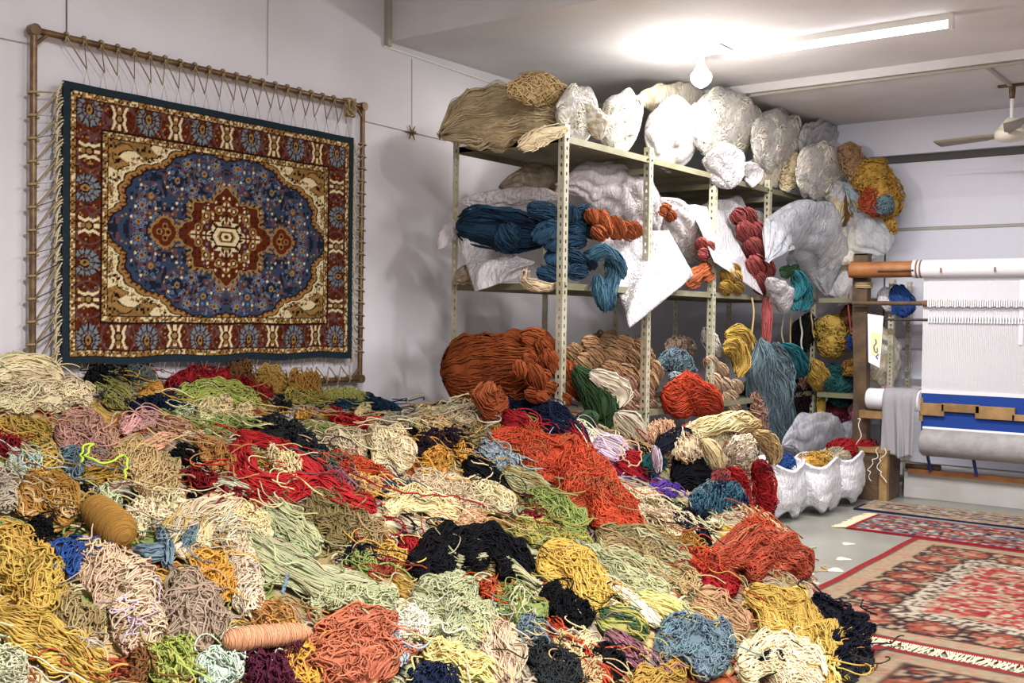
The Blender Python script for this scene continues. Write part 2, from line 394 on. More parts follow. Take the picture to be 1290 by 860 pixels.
    put(f & (rm < .44) & (np.abs(np.sin(tm*4)) > .3), 'cream'); put(f & (rm < .40) & (np.abs(np.sin(tm*6)) > .75), 'deep'); put(f & (rm < .30), 'gold')
    hx_ = aX/9.5+aY/14.0; hxx = np.maximum(hx_, aY/5.0)
    put(f & (hxx < 1.05), 'dark'); put(f & (hxx < .92), 'cream'); put(f & (hxx < .62), 'gold'); put(f & (hxx < .5), 'dark'); put(f & (hxx < .38), 'cream'); put(f & (hxx < .18), 'rust')
    px_ = aX-37.5
    rp = np.minimum(np.minimum(np.hypot(px_+.5, aY-2.9), np.hypot(px_-2.8, aY))/4.1, np.hypot(px_+2.2, aY)/4.6)
    put(f & (rp < 1.3+.12*np.sign(np.sin(np.arctan2(aY, px_)*22))), 'gold'); put(f & (rp < 1.0), 'rust'); put(f & (rp < .42), 'gold'); put(f & (rp < .25), 'deep')
    # abrash and knot variation
    n = hash2(np.floor(X*2), np.floor(Y*2), 21)
    C *= (.86+.28*n)[..., None]
    return C
RY0, RY1, RZ0, RZ1 = 2.64, 4.46, 1.06, 2.35
carpet = thing('hung_carpet', (.06, (RY0+RY1)/2, RZ0), 'blue medallion carpet with rust border stretched in the pipe frame', 'carpet')
ny, nz = 370, 262
yy, zz = np.meshgrid(np.linspace(0, 1, ny), np.linspace(0, 1, nz))
hxc, hyc = (RY1-RY0)*50, (RZ1-RZ0)*50
Cc = medallion_carpet((yy-.5)*2*hxc, (zz-.5)*2*hyc, hxc, hyc, CP)
wave = .006*np.sin(yy*40)*(1-zz)**4+.004*np.sin(yy*31+1)*zz**6
sag = .010*np.sin(yy*np.pi)*((1-zz)-zz)*0+.006*np.sin(yy*24)*(1-zz)**6
G = np.stack([.078+wave+0*yy, RY0+(RY1-RY0)*yy, RZ0+(RZ1-RZ0)*zz+sag], -1)
b = MB(); b.grid(G, Cc)
# turned edges: a rim going back to the wall side
for side in (G[0], G[-1], G[:, 0], G[:, -1]):
    bk = side.copy(); bk[:, 0] -= .014
    b.grid(np.stack([side, bk], 0), np.tile(CP['edge'], (2*len(side), 1)))
o = b.build('pile', M_RUG, carpet)
for s, yv in ((-1, RY0), (1, RY1)):
    n = 90; P = []
    for i in range(n):
        z = RZ0+(RZ1-RZ0)*(i+.5)/n; L = .05*(1 if s < 0 else .55)
        t = np.linspace(0, 1, 5)
        P.append(np.stack([.07+.012*np.sin(t*3+i), yv+s*L*t*(1-.35*t), z-.035*t*t+.01*np.sin(i*2.3)*t-(.03*t if i % 3 else 0)], 1))
    b = MB()
    for p in P: b.tube(p, .0038, 4, cap=False)
    b.build('fringe', M_FRINGE, carpet)
# frame
FY0, FY1, FZ0, FZ1 = 2.51, 4.55, .93, 2.55
frame = thing('pipe_frame', (.06, (FY0+FY1)/2, FZ0), 'bronze coloured pipe frame on the wall lacing up the carpet', 'frame')
for P in ([(.06, FY0, FZ0), (.06, FY0, FZ1)], [(.06, FY1, FZ0), (.06, FY1, FZ1)], [(.06, FY0, FZ0), (.06, FY1, FZ0)], [(.06, FY0, FZ1), (.06, FY1, FZ1)]):
    b = MB(); b.tube(P, .0155, 12); b.build('pipe', M_BRONZE, frame)
for (y, z, sy, sz) in ((FY0, FZ1, 1, -1), (FY1, FZ1, -1, -1), (FY1, FZ0, -1, 1), (FY0, FZ0, 1, 1)):
    b = MB(); b.tube([(.06, y+sy*.07, z), (.06, y, z+sz*.07)], .009, 6); b.tube([(.04, y, z), (.082, y, z)], .026, 10); b.build('corner_brace', M_BRONZE, frame)
def lace(name, A, B, n, r=.0045, wraps=.02):
    """zigzag cord between edge A (on the pipe) and edge B (on the carpet)"""
    A, B = np.asarray(A, float), np.asarray(B, float); b = MB(); pts = []
    for i in range(n+1):
        pa = A[0]+(A[1]-A[0])*((i+.25)/(n+.5)); pb = B[0]+(B[1]-B[0])*((i+.6+.12*math.sin(i*2.1))/(n+1.0))
        pa = pa+np.array([.021, 0, 0]); pts += [pa, pb]
    b.tube(np.array(pts), r, 5)
    for i in range(n+1):
        c = A[0]+(A[1]-A[0])*((i+.25)/(n+.5)); th = np.linspace(0, 2*np.pi, 9); ax = (A[1]-A[0])/np.linalg.norm(A[1]-A[0]); u = np.cross(ax, [1, 0, 0])
        b.tube(c+.0235*(np.cos(th)[:, None]*np.array([1, 0, 0])+np.sin(th)[:, None]*u)+ax*(th/6.28*.012)[:, None], r*1.1, 5, cap=False)
    return b.build(name, M_CORD, frame)
lace('lacing_cord', [(.06, FY0+.12, FZ1), (.06, FY1-.14, FZ1)], [(.07, FY0+.2, RZ1+.075), (.07, FY1-.1, RZ1+.075)], 20)
lace('lacing_cord', [(.06, FY0, FZ1-.25), (.06, FY0, FZ0+.1)], [(.07, RY0-.015, RZ1-.0), (.07, RY0-.015, RZ0+.02)], 12, .0055)
lace('lacing_cord', [(.06, FY1, FZ1-.2), (.06, FY1, FZ0+.15)], [(.07, RY1+.01, RZ1-.05), (.07, RY1+.01, RZ0+.03)], 17, .0045)
lace('lacing_cord', [(.06, FY0+.1, FZ0), (.06, FY1-.08, FZ0)], [(.07, FY0+.15, RZ0-.05), (.07, FY1-.05, RZ0-.05)], 20)
# thin warp ends that go on from the lacing to the carpet's edge
for z0, z1 in ((RZ1+.075, RZ1-.003), (RZ0-.05, RZ0+.003)):
    for i in range(21):
        b = MB(); yv = FY0+.2+(FY1-.1-FY0-.2)*(i+.6)/21
        b.tube([(.072, yv-.018, z1), (.07, yv, z0), (.072, yv+.018, z1)], .0018, 4, cap=False)
        b.build('warp_end', M_CORD, frame)
b = MB()
kc = np.array([.085, FY1-.13, FZ1-.03]); tt = np.linspace(0, 30, 120)
b.tube(kc+np.stack([.02*np.sin(tt*1.7), .03*np.sin(tt), .05*np.cos(tt*.77)], 1), .006, 5); b.build('cord_knot', M_CORD, frame)

# ------------------------------------------------------------------ carpets on the floor
def floor_carpet(name, x0, x1, y0, y1, label, fn, thick=.012, nx=200, ny=150, fringe=None, zoff=0.0):
    t = thing(name, ((x0+x1)/2, (y0+y1)/2, zoff), label, 'carpet', 'carpets laid out on the floor')
    xs, ys = np.meshgrid(np.linspace(x0, x1, nx), np.linspace(y0, y1, ny))
    C = fn((xs-x0)*100, (ys-y0)*100, (x1-x0)*100, (y1-y0)*100)
    wv = .003*np.sin(xs*5+ys*3)+.003*np.sin(ys*9-xs*2)
    G = np.stack([xs, ys+.008*np.sin(xs*2.7), zoff+thick+wv*.6], -1)
    b = MB(); b.grid(G, C)
    for k, side in enumerate((G[0], G[-1], G[:, 0], G[:, -1])):
        bk = side.copy(); bk[:, 2] = zoff+.001; Ck = (C[0], C[-1], C[:, 0], C[:, -1])[k]
        b.grid(np.stack([side, bk], 0), np.concatenate([Ck, Ck], 0))
    b.build('pile', M_RUG, t)
    for fr in (fringe or []):
        b = MB(); n = int((y1-y0 if fr == 'x0' else x1-x0)/.0085)
        for i in range(n):
            s = (i+.5)/n; tt = np.linspace(0, 1, 4); a = rng.uniform(-.6, .6); L = rng.uniform(.06, .1)
            if fr == 'x0': p = np.stack([x0-L*tt, y0+(y1-y0)*s+a*L*tt, zoff+thick*.6*(1-tt)+.004], 1)
            else: p = np.stack([x0+(x1-x0)*s+a*L*tt, y0-L*tt, zoff+thick*.6*(1-tt)+.004], 1)
            b.tube(p, .004, 4, cap=False)
        b.build('fringe', M_FRINGE, t, kind='stuff')
    return t
def blotch(X, Y, s, k): return hash2(np.floor(X/s+.3*np.sin(Y/s)), np.floor(Y/s), k)
Q = pal(red='#8e2a30', red2='#9c4440', salmon='#a87a68', beige='#9d8b72', white='#b3a996', dk='#32252a', brown='#5b4238', navy='#23284a', grey='#6f6a76', orange='#8f4a3a', olive='#756848')
Q = {k: v*.74 for k, v in Q.items()}
def mix(C, m, c): C[m] = Q[c]
def red_fn(X, Y, W, H):
    C = np.empty(X.shape+(3,)); C[:] = Q['beige']; e = np.minimum(np.minimum(X, W-X), np.minimum(Y, H-Y))
    t = np.where(np.minimum(X, W-X) < np.minimum(Y, H-Y), Y, X)
    mix(C, e < 3, 'red'); mix(C, (e > 3) & (e < 16) & (blotch(X, Y, 2.5, 1) > .75), 'salmon'); mix(C, (np.abs(e-3.6) < .6) | (np.abs(e-16) < .7), 'brown')
    m = (e > 16.5) & (e < 42); mix(C, m, 'brown'); mix(C, m & (blotch(X, Y, 2.2, 2) > .5), 'dk'); mix(C, m & (blotch(X, Y, 2.5, 3) > .62), 'beige')
    s = np.abs(np.modf(t/26.0)[0]-.5)*26; q = np.hypot(s, (e-29)*.9); mix(C, m & (q < 10.5) & (blotch(X, Y, 1.8, 4) > .42), 'orange'); mix(C, m & (q < 3.6), 'salmon'); mix(C, m & (np.abs(q-11) < .7), 'dk')
    m = (e > 42) & (e < 52); mix(C, m, 'white'); mix(C, m & (blotch(X, Y, 2.0, 5) > .72), 'brown'); mix(C, m & (blotch(X, Y, 1.6, 6) > .85), 'dk')
    m = e > 52; mix(C, m, 'red2'); h = hash2(np.floor(X/3.6), np.floor((Y+2*np.sin(X/9))/2.2), 7)
    mix(C, m & (h > .55), 'salmon'); mix(C, m & (h > .74), 'beige'); mix(C, m & (h < .22), 'red'); mix(C, m & (blotch(X, Y, 3.2, 9) > .95), 'brown'); mix(C, m & (blotch(X, Y, 2.2, 10) > .9), 'white')
    r = np.hypot((X-W/2)/60, (Y-H/2)/42); mix(C, m & (r < 1) & (h > .3), 'beige'); mix(C, m & (np.abs(r-1) < .05), 'brown')
    return C*(.85+.3*hash2(np.floor(X/1.2), np.floor(Y/1.2), 31))[..., None]
def niche_fn(X, Y, W, H):
    C = np.empty(X.shape+(3,)); C[:] = Q['grey']; e = np.minimum(np.minimum(X, W-X), np.minimum(Y, H-Y))
    mix(C, blotch(X, Y, 3, 1) > .55, 'white'); mix(C, blotch(X, Y, 2.6, 2) > .7, 'dk'); mix(C, blotch(X, Y, 3.1, 3) > .86, 'red2')
    mix(C, e < 2.5, 'red'); mix(C, (np.abs(e-10) < .8) & (blotch(X, Y, 3, 8) > .3), 'red'); mix(C, np.abs(e-17) < .8, 'brown')
    d = np.abs(Y-H/2)-np.clip((X-42)*.32, 0, H/2-20); mix(C, (np.abs(d) < 2.2) & (X > 30), 'orange'); mix(C, (X > 55) & (d < -6) & (blotch(X, Y, 4, 5) > .5), 'grey')
    return C*(.85+.3*hash2(np.floor(X/1.2), np.floor(Y/1.2), 31))[..., None]
def navy_fn(X, Y, W, H):
    C = np.empty(X.shape+(3,)); C[:] = Q['beige']; e = np.minimum(np.minimum(X, W-X), np.minimum(Y, H-Y))
    mix(C, blotch(X, Y, 3, 1) > .55, 'white'); mix(C, blotch(X, Y, 2.6, 2) > .8, 'salmon')
    mix(C, (e < 2.5) & (Y < H/2), 'navy'); mix(C, (np.abs(e-14) < 1.6) & (blotch(X, Y, 4, 4) > .25), 'navy'); mix(C, (np.abs(e-20) < 1) & (blotch(X, Y, 4, 4) > .5), 'navy'); mix(C, (e > 22) & (blotch(X, Y, 3, 8) > .8), 'brown')
    return C*(.85+.3*hash2(np.floor(X/1.2), np.floor(Y/1.2), 31))[..., None]
floor_carpet('floor_carpet', 2.70, 6.0, 4.40, 6.62, 'large worn red carpet with brown and beige border', red_fn, nx=240, ny=170, fringe=['y0'])
floor_carpet('floor_carpet', 2.27, 4.6, 6.67, 7.28, 'narrow grey carpet with red edge and pointed red niche', niche_fn, nx=190, ny=52, fringe=['x0'])
floor_carpet('floor_carpet', 2.06, 3.9, 7.40, 7.86, 'small beige carpet with navy edge near the low wall', navy_fn, nx=180, ny=50)
floor_carpet('floor_carpet', 3.24, 5.9, 2.2, 4.30, 'brown and beige carpet below the red carpet at the foot of the heap', lambda X, Y, W, H: red_fn(X, Y, W, H)[:, ::-1]*.9, nx=130, ny=110)
# ------------------------------------------------------------------ slotted-angle storage rack
RX0, RX1 = .56, 1.35
UY = [4.80, 5.72, 6.60, 7.50, 8.45]
LEVELS = [.10, .75, 1.50, 2.30]
RTOP = 2.36
rack = thing('storage_rack', ((RX0+RX1)/2, 6.6, 0), 'grey green slotted steel rack packed with yarn along the wall', 'rack')
def slotted(L, w=.042, pitch=.046, hw=.0125, hl=.020, off=.5):
    n = int(L/pitch); us = [0, w*off-hw/2, w*off+hw/2, w]; vs = [0.0]; hole = []
    for i in range(n):
        c = (i+.5)*pitch; vs += [c-hl/2, c+hl/2]; hole += [False, True]
    vs.append(L); hole.append(False)
    V = np.array([(u, v) for v in vs for u in us]); F = []
    for r in range(len(vs)-1):
        for c in range(3):
            if hole[r] and c == 1: continue
            F.append((r*4+c, r*4+c+1, r*4+4+c+1, r*4+4+c))
    return V, np.array(F)
SV, SF = slotted(RTOP)
def upright(x, y, sx, sy):
    b = MB(); z = SV[:, 1]
    b.add(np.stack([x+sx*SV[:, 0], np.full(len(z), y), z], 1), SF)
    b.add(np.stack([np.full(len(z), x), y+sy*SV[:, 0], z], 1), SF)
    o = b.build('upright', M_STEEL, rack, smooth=False)
    md = o.modifiers.new('sheet', 'SOLIDIFY'); md.thickness = .0025
    return o
for y in UY:
    upright(RX1, y, -1, 1); upright(RX0, y, 1, 1)
for k in range(len(UY)-1):
    y0, y1 = UY[k]+.004, UY[k+1]-.004
    for z in LEVELS:
        b = MB(); b.box((RX0+.004, y0, z-.003), (RX1-.004, y1, z)); L = .036
        b.box((RX1-.007, y0, z-L), (RX1-.004, y1, z-.003)); b.box((RX0+.004, y0, z-L), (RX0+.007, y1, z-.003))
        b.box((RX0+.007, y0, z-L), (RX1-.007, y0+.003, z-.003)); b.box((RX0+.007, y1-.003, z-L), (RX1-.007, y1, z-.003))
        b.build('shelf_board', M_SHELF, rack, smooth=False)
        if z > .5:
            for yb in (y0+.02, y1-.02):
                b = MB(); b.tube([(RX1-.004, yb, z-.018), (RX1+.006, yb, z-.018)], .006, 8); b.build('bolt', M_BLACK, rack)
# corner rack along the back wall, behind the loom post
rack2 = thing('corner_rack', (1.72, 8.5, 0), 'narrow steel rack in the corner behind the loom post', 'rack')
SV2 = SV*np.array([1, 1.64/RTOP])
def upright2(x, y, sx, sy):
    b = MB(); z = SV2[:, 1]
    b.add(np.stack([x+sx*SV[:, 0], np.full(len(z), y), z], 1), SF); b.add(np.stack([np.full(len(z), x), y+sy*SV[:, 0], z], 1), SF)
    o = b.build('upright', M_STEEL, rack2, smooth=False); md = o.modifiers.new('sheet', 'SOLIDIFY'); md.thickness = .0025
for y, sy in ((8.26, 1), (8.70, -1)): upright2(2.04, y, -1, sy)
for z in LEVELS[:3]:
    b = MB(); b.box((1.445, 8.265, z-.003), (2.035, 8.695, z)); b.box((1.445, 8.265, z-.036), (2.035, 8.268, z-.003)); b.box((2.032, 8.268, z-.036), (2.035, 8.695, z-.003)); b.build('shelf_board', M_SHELF, rack2, smooth=False)
# small braces under the upper shelves
for k in (0, 1, 2, 3, 4):
    b = MB(); b.box((RX0, UY[k]+.002, 2.20), (RX1-.03, UY[k]+.005, 2.235)) if k else b.box((RX0+.02, UY[0]+.004, 2.262), (RX1-.04, UY[0]+.007, 2.298))
    b.build('cross_brace', M_SHELF, rack, smooth=False)

# ------------------------------------------------------------------ yarn engine
#   style: heading wander (rad), waves per metre, step (m), strand length (m), lock spread (m)
STYLE = {
 'flow':   dict(A=.22, w=(1.5, 4),  step=.030, L=.55, lock=.012, base=0.10, lift=.008),
 'skein':  dict(A=.10, w=(1.0, 2.5), step=.035, L=.60, lock=.010, base=0.04, lift=.004),
 'wavy':   dict(A=.75, w=(4, 9),   step=.017, L=.40, lock=.016, base=0.25, lift=.012),
 'noodle': dict(A=1.15, w=(6, 13), step=.011, L=.34, lock=.020, base=0.5, lift=.016),
 'curly':  dict(A=1.9, w=(9, 18),  step=.009, L=.30, lock=.022, base=1.2, lift=.018),
 'tangle': dict(A=2.6, w=(5, 14),  step=.010, L=.36, lock=.030, base=3.14, lift=.020),
}
def strand_tubes(mb, P, r, C, k=3):
    n, m, _ = P.shape
    T = np.gradient(P, axis=1); T /= np.linalg.norm(T, axis=2, keepdims=True)+1e-9
    ref = np.broadcast_to(np.array([.31, .17, .93]), T.shape)
    A = np.cross(T, ref); A /= np.linalg.norm(A, axis=2, keepdims=True)+1e-6
    B = np.cross(T, A); th = 2*np.pi*np.arange(k)/k
    rr = r*np.linspace(.75, 1, 3)[rng.integers(0, 3, n)]
    V = P[:, :, None, :]+rr[:, None, None, None]*(np.cos(th)[:, None]*A[:, :, None, :]+np.sin(th)[:, None]*B[:, :, None, :])
    base = (np.arange(n)[:, None, None]*m+np.arange(m-1)[None, :, None])*k
    j = np.arange(k)[None, None, :]; j2 = (j+1) % k
    F = np.stack([base+j, base+j2, base+k+j2, base+k+j], -1).reshape(-1, 4)
    mb.add(V.reshape(-1, 3), F, np.repeat(C, m*k, 0))
def vary(c, n, s=.10, h=.05):
    v = np.clip(rng.normal(1, s, (n, 1)), .6, 1.5)*np.clip(rng.normal(1, h, (n, 3)), .7, 1.3)
    return np.clip(c*v, 0, 1)
class Patch:
    """a swept half or full ellipse: spine C, half width B, height N (all as vectors along the spine)"""
    def __init__(s, C, B, N, a0=-.25, a1=math.pi+.25, taper=4.0, lump=.13, pinch=None, tmin=.25):
        s.n = 32; S = resample(np.hstack([C, B, N]), s.n); s.C, s.B, s.N = S[:, :3], S[:, 3:6], S[:, 6:9]
        u = np.linspace(-1, 1, s.n); s.prof = np.maximum(tmin, (1-np.abs(u)**taper)**.5)
        if pinch is not None:
            for (p0, d, wd) in pinch: s.prof = s.prof*(1-d*np.exp(-((np.linspace(0, 1, s.n)-p0)/wd)**2))
        s.a0, s.a1 = a0, a1; s.full = a1-a0 > 6.2
        s.L = float(np.linalg.norm(np.diff(s.C, axis=0), axis=1).sum())+1e-6
        s.R = float((np.linalg.norm(s.B, axis=1).mean()+np.linalg.norm(s.N, axis=1).mean())/2)+1e-6
        s.ph = rng.uniform(0, 6.28, 8); s.k = rng.uniform(.6, 2.2, 8); s.lump = lump
    def pos(s, u, a, off=0.0):
        x = np.clip(u, 0, 1)*(s.n-1); i = np.minimum(x.astype(int), s.n-2); f = (x-i)[..., None]
        C = s.C[i]*(1-f)+s.C[i+1]*f; B = s.B[i]*(1-f)+s.B[i+1]*f; N = s.N[i]*(1-f)+s.N[i+1]*f
        p = s.prof[i]*(1-f[..., 0])+s.prof[i+1]*f[..., 0]
        Lr = min(s.L/max(s.R, .02), 6.0)
        lm = 1+s.lump*(np.sin(u*Lr*s.k[0]*2.2+a*2+s.ph[0])+.7*np.sin(u*Lr*s.k[1]*3.4-a*3+s.ph[1])+.5*np.sin(a*5+s.ph[2]+u*Lr*s.k[2]))
        D = (B*np.cos(a)[..., None]+N*np.sin(a)[..., None])*(p*lm)[..., None]
        nd = np.linalg.norm(D, axis=-1, keepdims=True)+1e-6
        return C+D+D/nd*np.asarray(off)[..., None]
    def area(s): return s.L*s.R*(s.a1-s.a0)*.85
def yarn_patch(mb, pt, color, style='wavy', r=.0038, cover=2.4, core=True, var=.10, lenscale=1.0, accents=None, maxn=900, stepscale=1.0):
    st = STYLE[style]; color = np.asarray(color)
    if core:
        u, a = np.meshgrid(np.linspace(0, 1, 20), np.linspace(pt.a0, pt.a1, 15), indexing='ij')
        G = pt.pos(u, a, -np.full(u.shape, min(.012, pt.R*.2))); mb.grid(G, vary(color*.9, G.shape[0]*G.shape[1], .08, .03).reshape(-1, 3))
    L = min(st['L']*lenscale, max(pt.L*1.25, .12)) if style in ('flow', 'skein') else st['L']*lenscale
    step = st['step']*stepscale; m = max(5, int(L/step)); L = m*step
    n = int(np.clip(cover*pt.area()/(L*2*r), 14, maxn))
    ng = max(6, n//4); g = np.arange(n) % ng
    def per(lo, hi, spread):
        return rng.uniform(lo, hi, ng)[g]+rng.normal(0, spread, n)
    q_ = np.arange(ng)+rng.random()*50                       # evenly spread lock positions
    u0 = np.modf(q_*.7548777)[0][g]+rng.normal(0, st['lock']/pt.L*1.4, n)
    a0 = pt.a0+(pt.a1-pt.a0)*np.modf(q_*.5698403)[0][g]+rng.normal(0, st['lock']/pt.R*1.2, n)
    t = np.arange(m)*step
    phi = (rng.integers(0, 2, ng)*np.pi+rng.normal(0, st['base'], ng))[g]+rng.normal(0, st['base']*.3+.03, n)
    H = np.repeat(phi[:, None], m, 1)
    for q, amp in ((0, .8), (1, .5), (2, .35)):
        w_ = per(st['w'][0]*(1+.6*q), st['w'][1]*(1+.6*q), .15); p_ = per(0, 6.28, .35)
        H = H+st['A']*amp*np.sin(2*np.pi*w_[:, None]*t[None, :]+p_[:, None])
    ds = np.cos(H)*step/pt.L; da = np.sin(H)*step/(pt.R*1.05)
    U = u0[:, None]+np.cumsum(ds, 1)-ds.sum(1, keepdims=True)/2; Aa = a0[:, None]+np.cumsum(da, 1)-da.sum(1, keepdims=True)/2
    U = np.abs(np.mod(U, 2)); U = np.where(U > 1, 2-U, U); U = .015+.97*U
    if not pt.full:
        wd = pt.a1-pt.a0; z = np.mod(Aa-pt.a0, 2*wd); z = np.where(z > wd, 2*wd-z, z); Aa = pt.a0+z
    off = np.abs(per(0, st['lift'], .002))[:, None]+st['lift']*.45*np.sin(2*np.pi*per(2, 7, .2)[:, None]*t+per(0, 6.28, .3)[:, None])
    P = pt.pos(U, Aa, off)
    C = vary(color, ng, var, .04)[g]*np.clip(rng.normal(1, var*.6, (n, 1)), .7, 1.4)
    if accents:
        for ac, fr in accents:
            pick = (rng.random(ng) < fr)[g]; C[pick] = vary(np.asarray(ac), int(pick.sum()), .1)
    strand_tubes(mb, P, r, np.clip(C, 0, 1))

# ------------------------------------------------------------------ yarn colours
def mute(c): g = c @ np.array([.3, .59, .11]); return c*.9+g*.1
K = {k: np.minimum(mute(lin(v))*.86, .95) for k, v in dict(
 cream='#e6d3a6', ivory='#f1e6cc', ecru='#dbc6a0', butter='#ecd79b', beige='#d2b392', sand='#cbab72', taupe='#a88f78', stone='#b3a48f',
 black='#17161a', charcoal='#2c2e30', navy='#1d2740', midnight='#171826', aubergine='#2a1b26', denim='#28465f', royal='#2a4d92', steel='#3f677c', slate='#6d838e', paleblue='#a0b0b8', teal='#2f7f8c', dkteal='#255a5c',
 crimson='#a3161f', red='#bd1f20', deepred='#861620', maroon='#571c2b', plum='#542033', rose='#a8504e', mauve='#91606a', lilac='#c9b3c4', violet='#5c3a98',
 orange='#c24a20', vermilion='#c4421c', rust='#a8552a', terracotta='#bd6a48', brick='#a8452a', copper='#a04e20', peach='#dfa982', pink='#cf9a92', tan='#c0956a', dusty='#bd8e78',
 gold='#c99a36', amber='#d3982c', mustard='#c8a341', ochre='#a8782c', yellow='#d8b044', lemon='#e0cf7c', oldgold='#b08b35', brown='#7a5128', caramel='#b07a3c',
 olive='#8f8a45', moss='#a7a04c', lime='#a3ab4c', green='#8c9b4e', dkgreen='#3d5c3a', sage='#b2b486', palesage='#c3c6a0', mint='#c1cfba', khaki='#a0895a', dkkhaki='#857347', greygreen='#5c655c', white='#eee9e2', wool='#fbf3e4').items()}
# ------------------------------------------------------------------ the heap of yarn
def sstep(x): x = np.clip(x, 0, 1); return x*x*(3-2*x)
def heap_z(x, y):
    x = np.asarray(x, float); y = np.asarray(y, float)
    z = 1.08-.335*x+.05*np.exp(-((y-2.3)/.9)**2)*np.exp(-x)
    z = z-np.clip(.135*(y-2.3), -.05, .6)*np.clip(1-x/1.25, 0, 1)
    z = z+.10*np.exp(-(((x-1.45)/.30)**2+((y-5.05)/.45)**2))-.10*np.exp(-(((x-1.85)/.45)**2+((y-5.9)/.5)**2))
    z = z+.16*np.exp(-(((x-1.05)/.5)**2+((y-4.62)/.42)**2))
    z = z+.022*np.sin(x*5.1+y*2.3)+.018*np.sin(y*6.3-x*3.1)+.012*np.sin(x*11+1)*np.sin(y*9)
    d1 = ((3.50-x)*2.3+(3.70-y)*1.25)/2.618      # inside the oblique foot line
    d2 = 6.12-y; d3 = 3.32-x+.05*np.sin(y*4)
    d = np.minimum(np.minimum(d1, d2), d3)
    return np.maximum(z, .03)*sstep(d/.38)**.55+np.where(d > 0, 0, -.05)
def heap_n(x, y):
    e = .05
    g = np.stack([-(heap_z(x+e, y)-heap_z(x-e, y))/(2*e), -(heap_z(x, y+e)-heap_z(x, y-e))/(2*e), np.ones_like(np.asarray(x, float))], -1)
    g[..., :2] = np.clip(g[..., :2], -.9, .9)
    return g/np.linalg.norm(g, axis=-1, keepdims=True)
TT = np.linspace(1.2, 8.2, 1400)
def at_heap(px, py):
    d = ray(px, py); P = CAM+TT[:, None]*d
    h = heap_z(P[:, 0], P[:, 1]); ok = np.nonzero((P[:, 2] < h) | (P[:, 0] < .10) | ((P[:, 0] < 1.45) & (P[:, 1] > 4.72)))[0]
    i = ok[0] if len(ok) else np.argmin(np.abs(P[:, 2]-np.maximum(h, 0)))
    p = P[i].copy(); return p
def heap_patch(spine, hw, hf=.5, **kw):
    S = np.array(spine, float)
    if len(S) == 2: S = np.vstack([S[0], (S[0]+S[1])/2, S[1]])
    hws = np.broadcast_to(np.asarray(hw, float), (len(S),))
    T = np.gradient(S, axis=0); T /= np.linalg.norm(T, axis=1)[:, None]+1e-9
    nrm = np.stack([-T[:, 1], T[:, 0]], 1)
    C, B, N = [], [], []
    for p, n, w_ in zip(S, nrm, hws):
        c = at_heap(*p); q1 = at_heap(*(p+n*w_*1.05)); q0 = at_heap(*(p-n*w_*1.05)); bv = (q1-q0)/2
        nv = heap_n(c[0], c[1]); dpt = depth(c); wid = w_*dpt/FPX
        bl = np.linalg.norm(bv)+1e-6
        if bl > wid*2.6: bv = bv*(wid*2.6/bl)
        h = float(np.clip(hf*wid*.95, .02, .105))
        C.append(c-nv*h*.25); B.append(bv); N.append(nv*h)
    # keep the half-width vectors square to the spine
    C, B, N = np.array(C), np.array(B), np.array(N)
    return Patch(C, B, N, **kw), float(np.mean([depth(c) for c in C]))
def stragglers(mb, pt, dp, c, n):
    """loose strands that run out of a tangle over its neighbours"""
    m = 11; st = .016*np.clip(dp/3.4, .9, 1.7)
    u = rng.random(n); a = rng.uniform(.15, math.pi-.15, n); P0 = pt.pos(u, a, np.full(n, .008))
    hd = rng.uniform(0, 6.28, n); t = np.arange(m)
    H = hd[:, None]+1.1*np.sin(rng.uniform(.2, .7, n)[:, None]*t+rng.uniform(0, 6.28, n)[:, None])
    X = np.clip(P0[:, :1]+np.cumsum(np.cos(H)*st, 1), .03, 3.45); Y = P0[:, 1:2]+np.cumsum(np.sin(H)*st, 1)
    k0 = np.exp(-t/5.0)[None, :]
    base = np.maximum(heap_z(X, Y), .01)+.03*pt.R/.08
    Z = np.maximum(base*(1-k0)+np.maximum(P0[:, 2:3], base)*k0, base)+.008*np.sin(t*.8+hd[:, None])+.006
    strand_tubes(mb, np.stack([X, Y, Z], -1), .0024+.0003*dp, vary(c, n, .12))
HEAP_ITEMS = []
def heap_item(kind, color, style, parts, label, hf=.5, cover=2.4, var=.14, accents=None, cat='yarn', taper=4.0, lump=.17, tie=None):
    """parts: list of (spine pixels, half width px)"""
    mb = MB()
    for spine, hw in parts:
        pt, dp = heap_patch(spine, hw, hf, taper=taper, lump=lump)
        stragglers(mb, pt, dp, K[color], 3 if style == 'skein' else 6)
        yarn_patch(mb, pt, K[color] if isinstance(color, str) else color, style, r=.0025+.0003*dp, cover=cover, var=var, accents=accents, stepscale=float(np.clip(dp/3.4, .9, 1.7)))
    o = mb.build(kind, M_YARN); tag(o, label, cat, 'yarn thrown on the heap')
    return o
# the mound under the named skeins: loose ends of every colour that nobody could count
xs, ys = np.meshgrid(np.linspace(.01, 3.5, 110), np.linspace(-.6, 6.34, 200), indexing='ij')
hz_ = heap_z(xs, ys); zs = np.maximum(hz_, .004)-.035; OUT_ = hz_ < .012
zs = np.where(ys < .3, zs*np.clip((ys+.6)/.9, 0, 1)**.5, zs)
b = MB(); mixc = np.array([K[k] for k in ('khaki', 'ecru', 'mustard', 'sage', 'sand', 'stone', 'rust', 'taupe', 'oldgold', 'cream', 'black', 'green')])
ci = (hash2(np.floor(xs*6+np.sin(ys*5)), np.floor(ys*4+np.sin(xs*7)))*len(mixc)).astype(int) % len(mixc)
b.grid(np.stack([xs, ys, np.where(OUT_, -.03, np.maximum(zs, .002))], -1), mixc[ci])
n = 3200; m = 13
x0 = rng.uniform(.05, 3.25, n); y0 = rng.uniform(.6, 6.2, n); hd = rng.uniform(0, 6.28, n)
